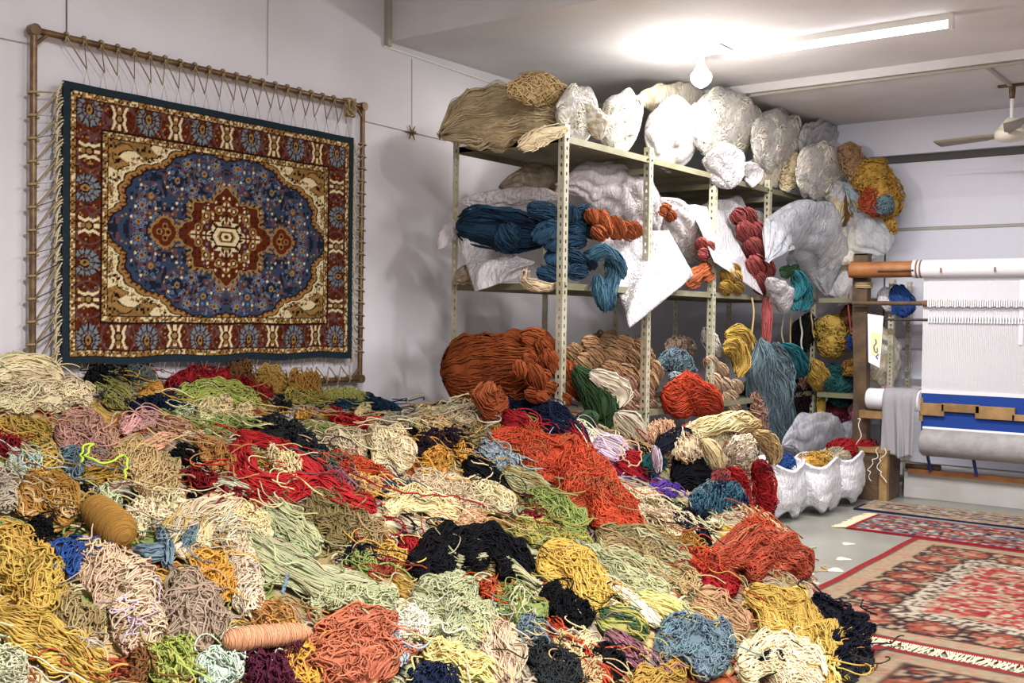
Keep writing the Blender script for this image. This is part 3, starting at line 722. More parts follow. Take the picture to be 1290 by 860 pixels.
t = np.arange(m); H = hd[:, None]+1.3*np.sin(rng.uniform(.25, .9, n)[:, None]*t+rng.uniform(0, 6.28, n)[:, None])
keep = heap_z(x0, y0) > .06; x0, y0, hd, H = x0[keep], y0[keep], hd[keep], H[keep]; n = len(x0)
X = np.clip(x0[:, None]+np.cumsum(np.cos(H)*.022, 1), .03, 3.4); Y = y0[:, None]+np.cumsum(np.sin(H)*.022, 1)
Z = np.maximum(heap_z(X, Y)-.03+.022*np.abs(np.sin(t*.7+hd[:, None])), .006)
cidx = (hash2(np.floor(x0*6+np.sin(y0*5)), np.floor(y0*4+np.sin(x0*7)))*len(mixc)).astype(int) % len(mixc)
strand_tubes(b, np.stack([X, Y, Z], -1), .0048, mixc[cidx]*rng.uniform(.8, 1.15, (n, 1)))
o = b.build('yarn_heap', M_YARN, kind='stuff'); tag(o, 'loose mixed yarn ends making up the mound under the skeins', 'yarn')

def T(kind, color, style, hw, pts, label, **kw):
    P = [tuple(map(float, q.split(','))) for q in pts.split()]
    heap_item(kind, color, style, [(P, hw)], label, **kw)
SK, TA, HK = 'yarn_skein', 'yarn_tangle', 'yarn_hank'
# --- along the wall, under the carpet
T(HK, 'cream', 'flow', 17, '-14,468 22,464 60,472 82,482', 'thick cream hank with big loops against the wall under the frame', hf=.9)
T(TA, 'cream', 'noodle', 17, '-12,505 45,497 120,496', 'pale cream yarn tangle sloping down below the thick cream hank', hf=.7)
T(TA, 'black', 'tangle', 11, '106,478 135,474 165,480', 'black yarn tangle under the lower left corner of the carpet', hf=.9)
T(TA, 'greygreen', 'tangle', 9, '158,470 198,474', 'dark grey green yarn tangle next to the black tangle under the carpet', hf=1.0)
T(TA, 'brown', 'tangle', 7, '290,466 318,464', 'small brown yarn tuft touching the carpet bottom edge', hf=1.1)
T(TA, 'crimson', 'tangle', 11, '208,487 262,476 345,494', 'long crimson yarn tangle behind the lime green tangle', hf=.9)
T(TA, 'lime', 'wavy', 16, '218,502 270,492 330,510', 'lime green yarn tangle in front of the long crimson one', hf=.8)
T(TA, 'oldgold', 'wavy', 11, '322,470 362,482', 'old gold yarn tangle beside the crimson tangle at the wall', hf=.9)
T(TA, 'ochre', 'tangle', 10, '362,478 405,484', 'brownish ochre yarn tangle under the frame lower right part', hf=.9)
T(TA, 'moss', 'noodle', 12, '356,498 408,502', 'moss yellow yarn tangle below the ochre one', hf=.8)
T(TA, 'moss', 'noodle', 7, '404,496 462,503', 'narrow moss yellow yarn trailing along the white wall', hf=.9)
T(SK, 'denim', 'wavy', 8, '418,509 462,507 510,522', 'denim blue yarn skein lying along the wall', hf=1.0)
T(TA, 'charcoal', 'tangle', 8, '350,500 366,514', 'small charcoal yarn tuft beside the moss yellow tangle', hf=.8)
# --- upper left
T(TA, 'olive', 'noodle', 12, '140,512 155,484', 'olive yarn tangle hanging between cream and black tangles', hf=.7)
T(TA, 'amber', 'wavy', 8, '174,496 207,490', 'small amber yarn twist below the grey green tangle', hf=.9)
T(TA, 'navy', 'tangle', 9, '163,514 205,506 242,508', 'dark navy yarn tangle under the small amber twist', hf=.7)
T(TA, 'butter', 'curly', 15, '248,518 292,514', 'curly butter coloured yarn ball below the lime green tangle', hf=.9)
T(TA, 'butter', 'curly', 9, '296,522 318,520', 'little curly butter yarn ball next to its bigger twin', hf=.9)
T(TA, 'palesage', 'curly', 8, '220,518 244,520', 'small pale sage yarn tuft beside the curly butter ball', hf=.9)
T(TA, 'green', 'wavy', 8, '256,540 290,530 325,532', 'dull green yarn tangle below the curly butter ball', hf=.7)
T(TA, 'dusty', 'noodle', 24, '72,530 108,545 138,572', 'dusty pink yarn tangle below the pale cream one', hf=.6)
T(TA, 'pink', 'wavy', 10, '150,540 178,528 202,524', 'pinkish yarn strands reaching right from the dusty pink tangle', hf=.7)
T(TA, 'deepred', 'tangle', 7, '-10,562 26,562', 'dark red yarn scrap beside the dusty pink tangle', hf=.7)
T(TA, 'oldgold', 'noodle', 12, '-10,540 35,540 66,546', 'brownish gold yarn tangle above the dark red scrap', hf=.6)
T(TA, 'tan', 'wavy', 12, '198,528 248,548', 'orange tan yarn strands right of the pinkish ones', hf=.7)
T(TA, 'mustard', 'noodle', 11, '58,562 61,602', 'mustard yarn tangle beside the slate blue fluff', hf=.7)
T(TA, 'slate', 'tangle', 14, '74,576 108,590', 'fluffy slate blue yarn tuft under the dusty pink tangle', hf=.9)
T(TA, 'mint', 'curly', 12, '8,580 52,586', 'pale mint yarn loops lying over grey brown yarn', hf=.7, cover=1.0)
T(TA, 'stone', 'noodle', 13, '2,592 10,645', 'grey brown yarn tangle under the pale mint loops', hf=.6)
T(SK, 'oldgold', 'flow', 9, '104,600 150,592', 'small shiny olive gold skein near the lime cord', hf=1.0)
T(SK, 'peach', 'skein', 7, '168,570 196,558 220,550', 'smooth peach yarn skein lying between tan tangles', hf=1.0)
T(HK, 'ecru', 'skein', 5, '228,549 258,548', 'tiny ecru yarn hank on the orange tan strands', hf=1.2)
T(TA, 'caramel', 'noodle', 17, '245,556 270,572 292,592', 'caramel brown yarn tangle left of the red loop skein', hf=.6)
T(TA, 'black', 'wavy', 8, '216,566 244,575 270,594', 'narrow black yarn strand crossing the caramel tangle', hf=.8)
T(TA, 'deepred', 'tangle', 7, '234,596 276,606', 'deep red yarn scrap below the narrow black strand', hf=.7)
T(TA, 'sand', 'noodle', 26, '140,568 185,588 216,622', 'sand yellow yarn tangle in the middle of the upper heap', hf=.55)
T(TA, 'ochre', 'wavy', 28, '28,604 58,625 96,650', 'ochre brown yarn bundle next to the yarn cone', hf=.6, accents=[(K['sand'], .12)])
T(TA, 'palesage', 'curly', 11, '120,622 152,640', 'pale sage yarn tuft just above the brown yarn cone', hf=.9)
T(TA, 'black', 'tangle', 11, '60,654 50,690', 'black yarn tuft between ochre bundle and royal blue yarn', hf=.7)
T(TA, 'cream', 'curly', 16, '158,656 195,640 236,630', 'curly cream yarn tangle right of the brown yarn cone', hf=.7)
T(TA, 'palesage', 'flow', 7, '270,606 322,620', 'pale sage yarn strand below the deep red scrap', hf=.9)
T(SK, 'ecru', 'flow', (14, 24, 26), '305,622 258,648 212,690', 'ecru yarn skein fanning out to the slate teal knot', hf=.5, accents=[(K['mustard'], .12)])
T(TA, 'deepred', 'tangle', 5, '276,620 305,626', 'small dark red scrap under the ecru fan', hf=.8)
# --- left foreground
T(TA, 'royal', 'noodle', 13, '58,694 86,698 102,722', 'royal blue yarn tangle beside the gold yarn bundle', hf=.8)
T(TA, 'mustard', 'wavy', 34, '-10,672 34,706 66,768', 'big golden mustard yarn bundle at the near left edge', hf=.6, accents=[(K['gold'], .2)])
T(TA, 'khaki', 'noodle', 18, '72,765 100,778 132,792', 'khaki yarn tangle between golden and beige pink yarn', hf=.5)
T(TA, 'beige', 'noodle', (20, 30, 30, 22), '88,684 138,716 178,762 178,826', 'long beige pink yarn tangle running down below the brown cone', hf=.5, accents=[(K['lilac'], .06), (K['sand'], .1)])
T(SK, 'mustard', 'flow', (20, 26, 26), '-14,772 55,800 138,858', 'golden mustard strands flowing under the big gold bundle', hf=.55, accents=[(K['oldgold'], .2)])
T(TA, 'slate', 'skein', 7, '166,690 190,696 214,690', 'slate teal yarn knot tied over beige strands', hf=1.2)
T(TA, 'slate', 'skein', 6, '200,662 212,690 214,716', 'slate teal yarn tail hanging down from the knot', hf=1.2)
T(TA, 'slate', 'skein', 7, '228,688 240,672 246,660', 'slate teal yarn end curling up beside the ecru fan', hf=1.2)
T(TA, 'amber', 'noodle', 15, '240,700 272,716 290,755', 'amber yarn tangle between teal knot and ecru tassel', hf=.6)
T(SK, 'ecru', 'wavy', 17, '288,642 306,700 318,776', 'long ecru yarn tassel falling between amber and sage yarn', hf=.5, accents=[(K['stone'], .15)])
T(HK, 'taupe', 'wavy', (18, 34, 34), '224,716 242,764 262,814', 'taupe yarn hank spread like a mop head', hf=.6, accents=[(K['stone'], .2)])
T(TA, 'lime', 'curly', 20, '190,850 215,830 246,818', 'bright lime yarn tangle in the near foreground', hf=.8)
T(TA, 'mint', 'noodle', 18, '252,856 282,838 308,836', 'pale mint yarn tangle beside the plum fluff', hf=.8)
T(TA, 'brown', 'tangle', 14, '160,838 206,832', 'dark brown yarn tuft left of the bright lime tangle', hf=.6)
T(SK, 'brick', 'flow', 5, '102,832 165,846', 'thin brick red yarn strand over the golden strands', hf=1.0)
T(TA, 'stone', 'flow', 8, '70,806 130,824', 'grey white yarn strand lying on the golden strands', hf=.8)
T(TA, 'plum', 'curly', 23, '308,850 350,836 390,848', 'plum purple yarn fluff under the pink yarn cone', hf=.8)
T(TA, 'palesage', 'curly', 22, '-8,845 34,842', 'pale sage yarn tangle in the near left corner', hf=.7, accents=[(K['crimson'], .06)])
T(TA, 'amber', 'wavy', 17, '344,786 368,812 402,858', 'amber yarn strands beside the pink yarn cone tip', hf=.6)
T(TA, 'caramel', 'noodle', 15, '318,765 345,775 372,790', 'caramel yarn tangle above the pink yarn cone', hf=.6)
# --- middle
heap_item(SK, 'red', 'flow', [([(294, 545), (342, 558), (384, 582), (410, 600)], 11), ([(298, 556), (308, 596), (348, 616), (406, 606)], 17), ([(398, 602), (436, 628), (476, 642)], 13)],
          'bright red yarn skein looped around a cream tangle with a tail', hf=.8, var=.07)
T(TA, 'butter', 'curly', 13, '334,570 356,582 378,600', 'cream curly yarn inside the bright red loop', hf=1.0)
T(TA, 'charcoal', 'tangle', 17, '318,532 362,545 414,578', 'long charcoal yarn tangle behind the bright red loop', hf=.7)
T(TA, 'greygreen', 'tangle', 9, '396,574 424,592', 'grey green yarn fluff at the end of the charcoal tangle', hf=.7)
T(TA, 'red', 'tangle', 11, '414,514 432,530 466,538', 'bright red yarn tuft below the denim blue skein', hf=.8)
T(HK, 'butter', 'skein', 7, '446,530 456,516 478,514', 'small butter yellow yarn arc right of the red tuft', hf=1.1)
T(TA, 'stone', 'noodle', 11, '358,528 402,516', 'stone coloured yarn tangle left of the red tuft', hf=.7)
T(TA, 'amber', 'curly', 7, '372,526 394,522', 'small amber tuft in the stone coloured tangle', hf=1.2)
T(TA, 'stone', 'curly', 12, '476,534 532,522', 'stone grey curly yarn in front of the denim skein', hf=.7)
T(TA, 'ecru', 'noodle', 14, '408,548 462,572', 'ecru noodle like yarn below the bright red tuft', hf=.7)
T(TA, 'cream', 'noodle', 24, '462,546 490,560 522,582', 'large cream noodle like yarn pile in the upper middle', hf=.6)
T(TA, 'orange', 'noodle', 13, '414,574 448,588 498,610', 'orange red yarn strip above the little blue tuft', hf=.7)
T(TA, 'yellow', 'noodle', 10, '436,600 480,618', 'soft yellow yarn tangle below the orange red strip', hf=.7)
T(TA, 'denim', 'curly', 7, '478,616 516,616', 'little denim blue yarn tuft in the middle of the heap', hf=1.1)
T(TA, 'mauve', 'noodle', 8, '416,592 448,622', 'mauve grey yarn strands beside the bright red tail', hf=.7)
T(TA, 'ecru', 'noodle', 10, '560,526 610,520', 'ecru wispy yarn in front of the rack left post', hf=.7)
T(TA, 'sand', 'noodle', 9, '520,534 570,532', 'sand coloured wispy yarn beside the stone grey curls', hf=.7)
T(TA, 'aubergine', 'curly', 14, '525,560 582,552', 'dark aubergine curly yarn tuft above the golden orange one', hf=.8)
T(TA, 'amber', 'curly', 14, '545,566 556,598', 'golden orange curly yarn tuft under the aubergine tuft', hf=.8)
T(TA, 'amber', 'curly', 8, '572,560 590,578', 'small golden yarn tuft beside the aubergine tuft', hf=.9)
T(TA, 'khaki', 'noodle', 10, '590,540 618,556', 'khaki yarn wisps left of the orange waterfall top', hf=.7)
T(SK, 'black', 'flow', 11, '582,580 606,592 636,612', 'black green yarn skein left of the pale blue curls', hf=.8)
T(TA, 'paleblue', 'curly', 11, '604,560 628,574 652,588', 'pale blue curly yarn beside the orange waterfall', hf=.9)
T(SK, 'khaki', 'flow', 12, '632,590 660,604 694,622', 'greenish khaki skein along the orange waterfall', hf=.7, accents=[(K['sage'], .3)])
T(TA, 'ecru', 'noodle', 15, '520,598 560,612 602,636', 'ecru noodle yarn between golden tuft and butter band', hf=.6)
T(HK, 'butter', 'wavy', 16, '482,632 528,628 582,648', 'butter cream yarn band with a dark red thread over it', hf=.7)
T(TA, 'cream', 'noodle', 15, '584,612 614,622 650,640', 'cream noodle yarn left of the green skein', hf=.6)
T(TA, 'peach', 'flow', 10, '578,655 612,650', 'pale peach yarn strand above the big black tangle', hf=.7)
T(TA, 'dkkhaki', 'wavy', 20, '392,622 420,650 440,684', 'dark khaki yarn hanging below the bright red tail', hf=.6)
T(TA, 'khaki', 'noodle', 15, '438,650 484,684', 'lighter khaki yarn tangle right of the dark khaki one', hf=.6)
T(TA, 'sage', 'flow', 15, '334,626 366,660 404,696', 'grey sage yarn strands left of the dark khaki yarn', hf=.6)
T(TA, 'butter', 'noodle', 16, '304,638 334,682', 'butter yellow yarn tangle beside the grey sage strands', hf=.6)
T(SK, 'sage', 'skein', (16, 19, 18, 12), '286,658 346,700 418,736 504,748', 'long smooth sage green skein curving through the heap', hf=.7)
T(TA, 'midnight', 'tangle', 8, '436,692 462,708', 'small midnight blue yarn scrap on sage yarn', hf=.8)
T(TA, 'green', 'noodle', 9, '440,700 476,716', 'green yarn scrap next to the midnight blue scrap', hf=.6)
T(TA, 'yellow', 'noodle', 12, '478,690 508,712', 'yellow yarn tangle left of the big black tangle', hf=.7)
T(TA, 'crimson', 'curly', 7, '502,690 526,688', 'little crimson yarn tuft above the big black tangle', hf=1.0)
T(TA, 'brick', 'curly', 8, '462,716 500,718', 'brick red yarn tuft lying on the sage skein', hf=1.0)
T(TA, 'sage', 'noodle', 13, '388,758 440,746 502,758', 'tangled sage loops above the terracotta tangle', hf=.6)
T(TA, 'ivory', 'curly', 14, '500,776 540,796', 'white curly yarn tuft right of the terracotta tangle', hf=.8)
T(HK, 'paleblue', 'skein', 12, '492,800 506,838', 'pale blue yarn hank beside the terracotta tangle', hf=.8)
T(TA, 'terracotta', 'noodle', (34, 50, 52), '444,768 452,806 462,862', 'large terracotta yarn tangle in the near foreground', hf=.5)
T(TA, 'sage', 'noodle', 36, '522,738 568,762 612,806', 'broad sage green yarn tangle below the big black one', hf=.45, accents=[(K['palesage'], .3)])
T(SK, 'lemon', 'wavy', 14, '532,812 578,834 634,856', 'pale lemon yarn braid in the near foreground', hf=.9)
T(TA, 'navy', 'tangle', 14, '512,856 588,862', 'dark navy yarn under the pale lemon braid', hf=.6)
T(TA, 'lemon', 'curly', 10, '576,794 604,798', 'lemon yarn patch on the broad sage tangle', hf=.6)
T(TA, 'black', 'wavy', 24, '514,714 556,692 618,686 672,722', 'big black yarn tangle in the middle of the heap', hf=.7)
T(SK, 'sage', 'skein', 5, '553,684 574,708 624,708 684,744', 'sage yarn strand draped over the big black tangle', hf=2.6)
T(TA, 'orange', 'curly', 7, '603,742 626,740', 'small orange yarn tuft on the sage tangle', hf=1.2)
T(TA, 'green', 'curly', 20, '632,748 656,762 684,786', 'green sage yarn tangle left of the lower black tangle', hf=.6, accents=[(K['sage'], .5)])
T(HK, 'beige', 'flow', (16, 24, 26), '618,782 632,815 642,862', 'pinkish beige yarn hank in the near foreground', hf=.6)
# --- right of the middle
heap_item(SK, 'navy', 'wavy', [([(616, 514), (660, 510), (706, 538), (748, 575)], (14, 20, 18, 9))], 'navy yarn skein at the top of the heap before the rack', hf=.8)
heap_item(SK, 'crimson', 'flow', [([(630, 522), (666, 538)], 8), ([(706, 536), (742, 566)], 7)], 'crimson yarn showing through the navy skein', hf=1.9)
T(TA, 'ivory', 'curly', 6, '722,532 750,560', 'curly ivory yarn edging along the navy skein', hf=1.2)
T(TA, 'vermilion', 'noodle', (16, 30, 38, 30, 9), '606,552 664,562 720,592 770,634 822,680', 'wide orange red yarn waterfall down the heap', hf=.6, accents=[(K['orange'], .3), (K['rust'], .12)], cover=2.6)
T(TA, 'green', 'wavy', 16, '664,622 706,642 738,668', 'olive green yarn skein below the orange waterfall', hf=.7)
T(TA, 'moss', 'noodle', 13, '644,658 690,670 748,688', 'yellow green yarn tangle under the olive green skein', hf=.6)
T(TA, 'deepred', 'curly', 7, '660,642 690,650', 'dark red yarn scrap between cream and green yarn', hf=.9)
T(TA, 'khaki', 'wavy', 26, '752,664 802,684 872,714', 'wide khaki yarn skein below the orange waterfall tip', hf=.5, accents=[(K['sage'], .25)])
T(TA, 'ecru', 'noodle', 18, '784,620 828,642 882,676', 'ecru yarn tangle right of the orange waterfall', hf=.6, accents=[(K['khaki'], .2)])
T(SK, 'stone', 'flow', 8, '768,604 800,612 834,630', 'grey white yarn strand under the crimson oval skein', hf=.9)
T(HK, 'lilac', 'skein', 14, '746,552 768,562 792,582', 'pale lilac yarn hank right of the navy skein', hf=.7)
T(HK, 'crimson', 'skein', 20, '776,576 796,588 818,602', 'crimson oval yarn skein with a tan thread loop', hf=1.0, taper=2.0, lump=.05)
T(TA, 'violet', 'noodle', 9, '814,616 856,618', 'bright violet yarn patch beside the steel blue tangle', hf=.8)
T(TA, 'midnight', 'tangle', 13, '838,648 866,664 894,690', 'midnight dark yarn under the steel blue tangle', hf=.6)
T(TA, 'ochre', 'noodle', 9, '858,672 888,698', 'ochre yarn strands beside the midnight dark yarn', hf=.7)
T(TA, 'orange', 'noodle', 12, '932,660 974,672', 'orange yarn tuft behind the round rust tangle', hf=.8)
T(TA, 'brick', 'wavy', (24, 34, 30), '896,698 955,694 1024,722', 'round rust red yarn tangle at the right edge of the heap', hf=.9, accents=[(K['terracotta'], .2)])
T(TA, 'vermilion', 'tangle', 11, '862,706 894,706', 'small orange red fluff left of the round rust tangle', hf=.9)
T(TA, 'crimson', 'curly', 12, '884,726 932,740', 'crimson curly yarn in front of the round rust tangle', hf=.9)
T(TA, 'sand', 'curly', 10, '856,736 880,730', 'sand coloured yarn tuft left of the crimson curls', hf=.7)
T(TA, 'tan', 'wavy', 22, '876,748 908,770 944,792', 'tan yarn tangle below the crimson curls', hf=.7)
T(TA, 'mustard', 'wavy', (22, 32, 30, 22), '938,742 988,768 1034,815 1062,862', 'big mustard yellow yarn tangle down the right edge', hf=.7, accents=[(K['lemon'], .15)])
T(TA, 'midnight', 'tangle', (20, 32, 34), '1018,752 1058,788 1078,846', 'blue black yarn bundle at the foot of the heap by the carpet', hf=.8, accents=[(K['oldgold'], .06)])
T(TA, 'charcoal', 'tangle', 20, '1062,838 1098,858', 'dark grey green yarn tuft at the foot of the blue black bundle', hf=.8, accents=[(K['oldgold'], .25)])
T(TA, 'cream', 'wavy', (24, 34, 30), '926,838 982,826 1044,862', 'large cream yarn tangle at the near right of the heap', hf=.8)
T(TA, 'slate', 'tangle', 28, '826,804 872,810 924,824', 'large slate blue yarn tangle in the near foreground', hf=.9)
T(TA, 'oldgold', 'wavy', 17, '796,856 866,858', 'old gold yarn below the large slate blue tangle', hf=.8)
T(TA, 'midnight', 'curly', 9, '952,838 988,850', 'small blue black tuft on the large cream tangle', hf=2.6)
T(TA, 'yellow', 'wavy', 24, '678,694 724,716 766,758', 'golden yellow yarn tangle right of the big black one', hf=.7)
T(TA, 'sage', 'wavy', 16, '716,684 780,720 846,748', 'sage yarn skein between yellow and khaki yarn', hf=.6)
T(SK, 'ivory', 'skein', 7, '772,738 802,760 832,788', 'ivory yarn strand between lemon and yellow green yarn', hf=.9)
T(SK, 'lemon', 'flow', 13, '798,748 838,764 884,788', 'lemon yellow yarn skein above the slate blue tangle', hf=.7)
T(TA, 'moss', 'flow', 14, '752,772 786,784 818,800', 'yellow green yarn strands below the golden yellow tangle', hf=.7, accents=[(K['dkgreen'], .3)])
T(TA, 'black', 'tangle', 18, '680,746 712,762 746,784', 'lower black yarn tangle below the golden yellow one', hf=.6)
T(TA, 'charcoal', 'tangle', 20, '668,816 696,836 728,864', 'charcoal black yarn beside the pinkish beige hank', hf=.6)
T(SK, 'vermilion', 'flow', 6, '690,780 724,812 772,862', 'thin orange red yarn strand running down the near heap', hf=1.2)
T(TA, 'mauve', 'flow', 11, '762,794 788,812 812,838', 'dusty mauve yarn strands left of the slate blue tangle', hf=.7)
T(TA, 'sand', 'noodle', 13, '702,796 730,824 758,858', 'sand gold yarn along the thin orange red strand', hf=.5)
T(TA, 'slate', 'curly', 8, '652,786 682,792', 'small slate yarn tuft below the green sage tangle', hf=.8)
T(TA, 'butter', 'curly', 11, '718,796 744,822', 'butter coloured yarn curls beside the mauve strands', hf=.6)
T(TA, 'black', 'tangle', 12, '752,812 786,850', 'black yarn patch under the dusty mauve strands', hf=.5)
# --- cones, strings
def pcone(p0, p1, r0, r1, color, label, lift):
    A, B = at_heap(*p0), at_heap(*p1); nv = heap_n((A[0]+B[0])/2, (A[1]+B[1])/2); A, B = A+nv*lift, B+nv*lift
    ax = (B-A)/np.linalg.norm(B-A); mb = MB(); n = 46
    s = np.linspace(0, 1, n); rr = (r0+(r1-r0)*s)*(1+.012*np.sin(s*190))*np.maximum(.05, 1-np.abs(2*s-1)**5)**.5
    mb.tube([A+(B-A)*v for v in s], rr, 26, lin(color)*.8)
    e1 = np.cross(ax, [0, 0, 1.0]); e1 /= np.linalg.norm(e1); e2 = np.cross(ax, e1)
    for q in range(3):                                   # the wound thread
        th = np.linspace(0, 2*np.pi*26, 620)+q*2; u = np.clip(np.linspace(.03, .97, 620)+.06*np.sin(th*.37+q), .02, .98)
        R = np.interp(u, s, rr)+.0012
        mb.tube(A+(B-A)*u[:, None]+R[:, None]*(np.cos(th)[:, None]*e1+np.sin(th)[:, None]*e2), .0016, 3, lin(color)*(.85+.1*q), cap=False)
    o = mb.build('yarn_cone', M_YARN); tag(o, label, 'yarn cone', 'yarn cones on the heap')
pcone((112, 646), (156, 690), .050, .062, '#9a7238', 'brown yarn cone lying beside the ochre bundle', .035)
pcone((276, 822), (386, 810), .036, .028, '#cf9774', 'pink peach yarn cone lying above the plum fluff', .045)
def string(pts, r, color, label, lift=.05, cat='string', name='loose_string'):
    P = resample([at_heap(*p)+np.array([0, 0, lift]) for p in pts], 60)
    P += .004*np.sin(np.arange(60)[:, None]*np.array([.9, 1.1, .7]))
    mb = MB(); mb.tube(P, r, 5, K[color] if color in K else lin(color)); o = mb.build(name, M_YARN); tag(o, label, cat)
string([(102, 612), (104, 594), (118, 586), (108, 604), (128, 612), (150, 606), (156, 600), (160, 612), (156, 632)], .0045, '#b6d24a', 'bright lime cord tied in a loop on the olive skein', .085)
string([(430, 610), (470, 632), (520, 645), (575, 648), (610, 660)], .0035, 'crimson', 'thin dark red thread lying across the butter band', .075)
string([(792, 612), (782, 598), (790, 580), (805, 590), (806, 610), (790, 615)], .004, 'peach', 'tan thread loop round the crimson oval skein', .11)
string([(362, 760), (355, 785)], .0045, 'slate', 'short grey cord sticking up from caramel yarn', .09)
# ------------------------------------------------------------------ things on the rack
def plastic(name, c, alpha, c2=None, rough=.32, bscale=9.0, bump=.9):
    m, nt, b = node_mat(name)
    b.inputs['Roughness'].default_value = rough; b.inputs['Alpha'].default_value = alpha
    b.inputs['Specular IOR Level'].default_value = .5
    tc = nt.nodes.new('ShaderNodeTexCoord')
    mp = nt.nodes.new('ShaderNodeMapping'); mp.inputs['Scale'].default_value = (1.0, 1.6, .4); mp.inputs['Rotation'].default_value = (.3, .5, .2); nt.links.new(tc.outputs['Object'], mp.inputs['Vector'])
    n = nt.nodes.new('ShaderNodeTexNoise'); n.inputs['Scale'].default_value = bscale; n.inputs['Detail'].default_value = 4; n.inputs['Distortion'].default_value = 1.2
    nt.links.new(mp.outputs[0], n.inputs['Vector'])
    r = nt.nodes.new('ShaderNodeValToRGB'); nt.links.new(n.outputs['Fac'], r.inputs[0])
    r.color_ramp.elements[0].color = (*lin(c2 or c), 1); r.color_ramp.elements[1].color = (*lin(c), 1)
    r.color_ramp.elements[0].position = .38; r.color_ramp.elements[1].position = .55
    nt.links.new(r.outputs[0], b.inputs['Base Color'])
    n2 = nt.nodes.new('ShaderNodeTexNoise'); n2.inputs['Scale'].default_value = bscale*2.2; n2.inputs['Detail'].default_value = 3; n2.inputs['Distortion'].default_value = 2.0
    nt.links.new(mp.outputs[0], n2.inputs['Vector'])
    bp = nt.nodes.new('ShaderNodeBump'); bp.inputs['Strength'].default_value = bump; bp.inputs['Distance'].default_value = .03
    nt.links.new(n2.outputs['Fac'], bp.inputs['Height']); nt.links.new(bp.outputs[0], b.inputs['Normal'])
    return m
P_WHITE = plastic('white_plastic', '#c9c5c9', .9, rough=.25)
P_MILK = plastic('milky_plastic', '#d9d2d4', .66, '#cbbfbe', rough=.22)
P_CREAM = plastic('cream_wool_in_plastic', '#e0d8cb', .97, '#cbb894')
P_FILM = plastic('thin_plastic_film', '#e4e0de', .38, rough=.2)
P_TFILM = plastic('tan_plastic_film', '#cdb98f', .38, '#b59c6c', rough=.22)
P_TAN = plastic('tan_wool_in_plastic', '#c9b083', .97, '#9c7f4c', rough=.4)
P_CLEAR = plastic('clear_plastic', '#dfe2e6', .42, rough=.2)
P_GREY = plastic('grey_clear_plastic', '#c9cbd2', .6, '#aeb0ba', rough=.25)
P_BROWN = plastic('dusty_plastic', '#a79482', .85, '#8a7764', rough=.4)
P_SACK = plastic('white_sack_cloth', '#d3d3d8', 1.0, rough=.6, bscale=13, bump=.7)
def vpatch(nodes, x=None, y=None, thick=.8, **kw):
    nd = np.array(nodes, float)
    if len(nd) == 2: nd = np.vstack([nd[0], (nd[0]+nd[1])/2, nd[1]])
    xy = nd[:, :2]; Tn = np.gradient(xy, axis=0); Tn /= np.linalg.norm(Tn, axis=1)[:, None]+1e-9
    C, B, N = [], [], []
    xs_ = None if x is None else np.broadcast_to(np.asarray(x, float), (len(nodes),)) if np.ndim(x) == 0 or len(x) == len(nodes) else np.asarray(x)
    if xs_ is not None and len(xs_) != len(nd): xs_ = np.interp(np.linspace(0, 1, len(nd)), np.linspace(0, 1, len(xs_)), xs_)
    for i, (px, py, hw) in enumerate(nd):
        c = at(px, py, 0, xs_[i]) if xs_ is not None else at(px, py, 1, y)
        s = depth(c)/FPX; d = CAM-c; d[2] = 0; d /= np.linalg.norm(d)
        bv = (IX*(-Tn[i, 1])+IY*Tn[i, 0])*hw*s
        C.append(c); B.append(bv); N.append(d*hw*s*thick)
    kw.setdefault('a0', 0.0); kw.setdefault('a1', 2*math.pi)
    return Patch(np.array(C), np.array(B), np.array(N), **kw)
def nodes_of(s, hw=None):
    out = []
    for q in s.split():
        v = [float(a) for a in q.split(',')]; out.append((v[0], v[1], v[2] if len(v) > 2 else hw))
    return out
GRP = 'yarn stored on the steel rack'
def Y(kind, color, style, s, label, x=None, y=None, thick=.8, cover=1.85, accents=None, taper=4.0, lump=.10, tmin=.25, group=GRP, r=.0042, var=.1, pinch=None):
    """one yarn thing of one or more sections; s: 'px,py,hw px,py,hw' sections separated by |"""
    mb = MB()
    for sec in s.split('|'):
        pt = vpatch(nodes_of(sec), x, y, thick, taper=taper, lump=lump, tmin=tmin, pinch=pinch)
        yarn_patch(mb, pt, K[color], style, r=r, cover=cover, accents=accents, stepscale=1.7, var=var)
    o = mb.build(kind, M_YARN); return tag(o, label, 'yarn', group)
def chain(color, lobes, label, x=None, y=None, thick=.85, kind='yarn_bundle', cover=1.7, r=.0040):
    """plump knotted links of a chained skein: each lobe px0,py0,px1,py1,hw"""
    mb = MB()
    for sec in lobes.split('|'):
        for q in sec.split():
            v = [float(a) for a in q.split(',')]
            xx = x if len(v) < 6 else v[5]
            ctr = np.array([(v[0]+v[2])/2, (v[1]+v[3])/2]); dv = np.array([v[2]-v[0], v[3]-v[1]])/2*1.1
            e0, e1 = ctr-dv-dv/np.linalg.norm(dv)*v[4]*.35, ctr+dv+dv/np.linalg.norm(dv)*v[4]*.35
            pt = vpatch([(*e0, v[4]*1.04), (*e1, v[4]*1.04)], xx, y, thick, taper=2.2, lump=.05, tmin=.25)
            yarn_patch(mb, pt, K[color]*rng.uniform(.82, 1.18), 'skein', r=r, cover=cover, stepscale=1.3, var=.08)
    o = mb.build(kind, M_YARN); return tag(o, label, 'yarn', GRP)
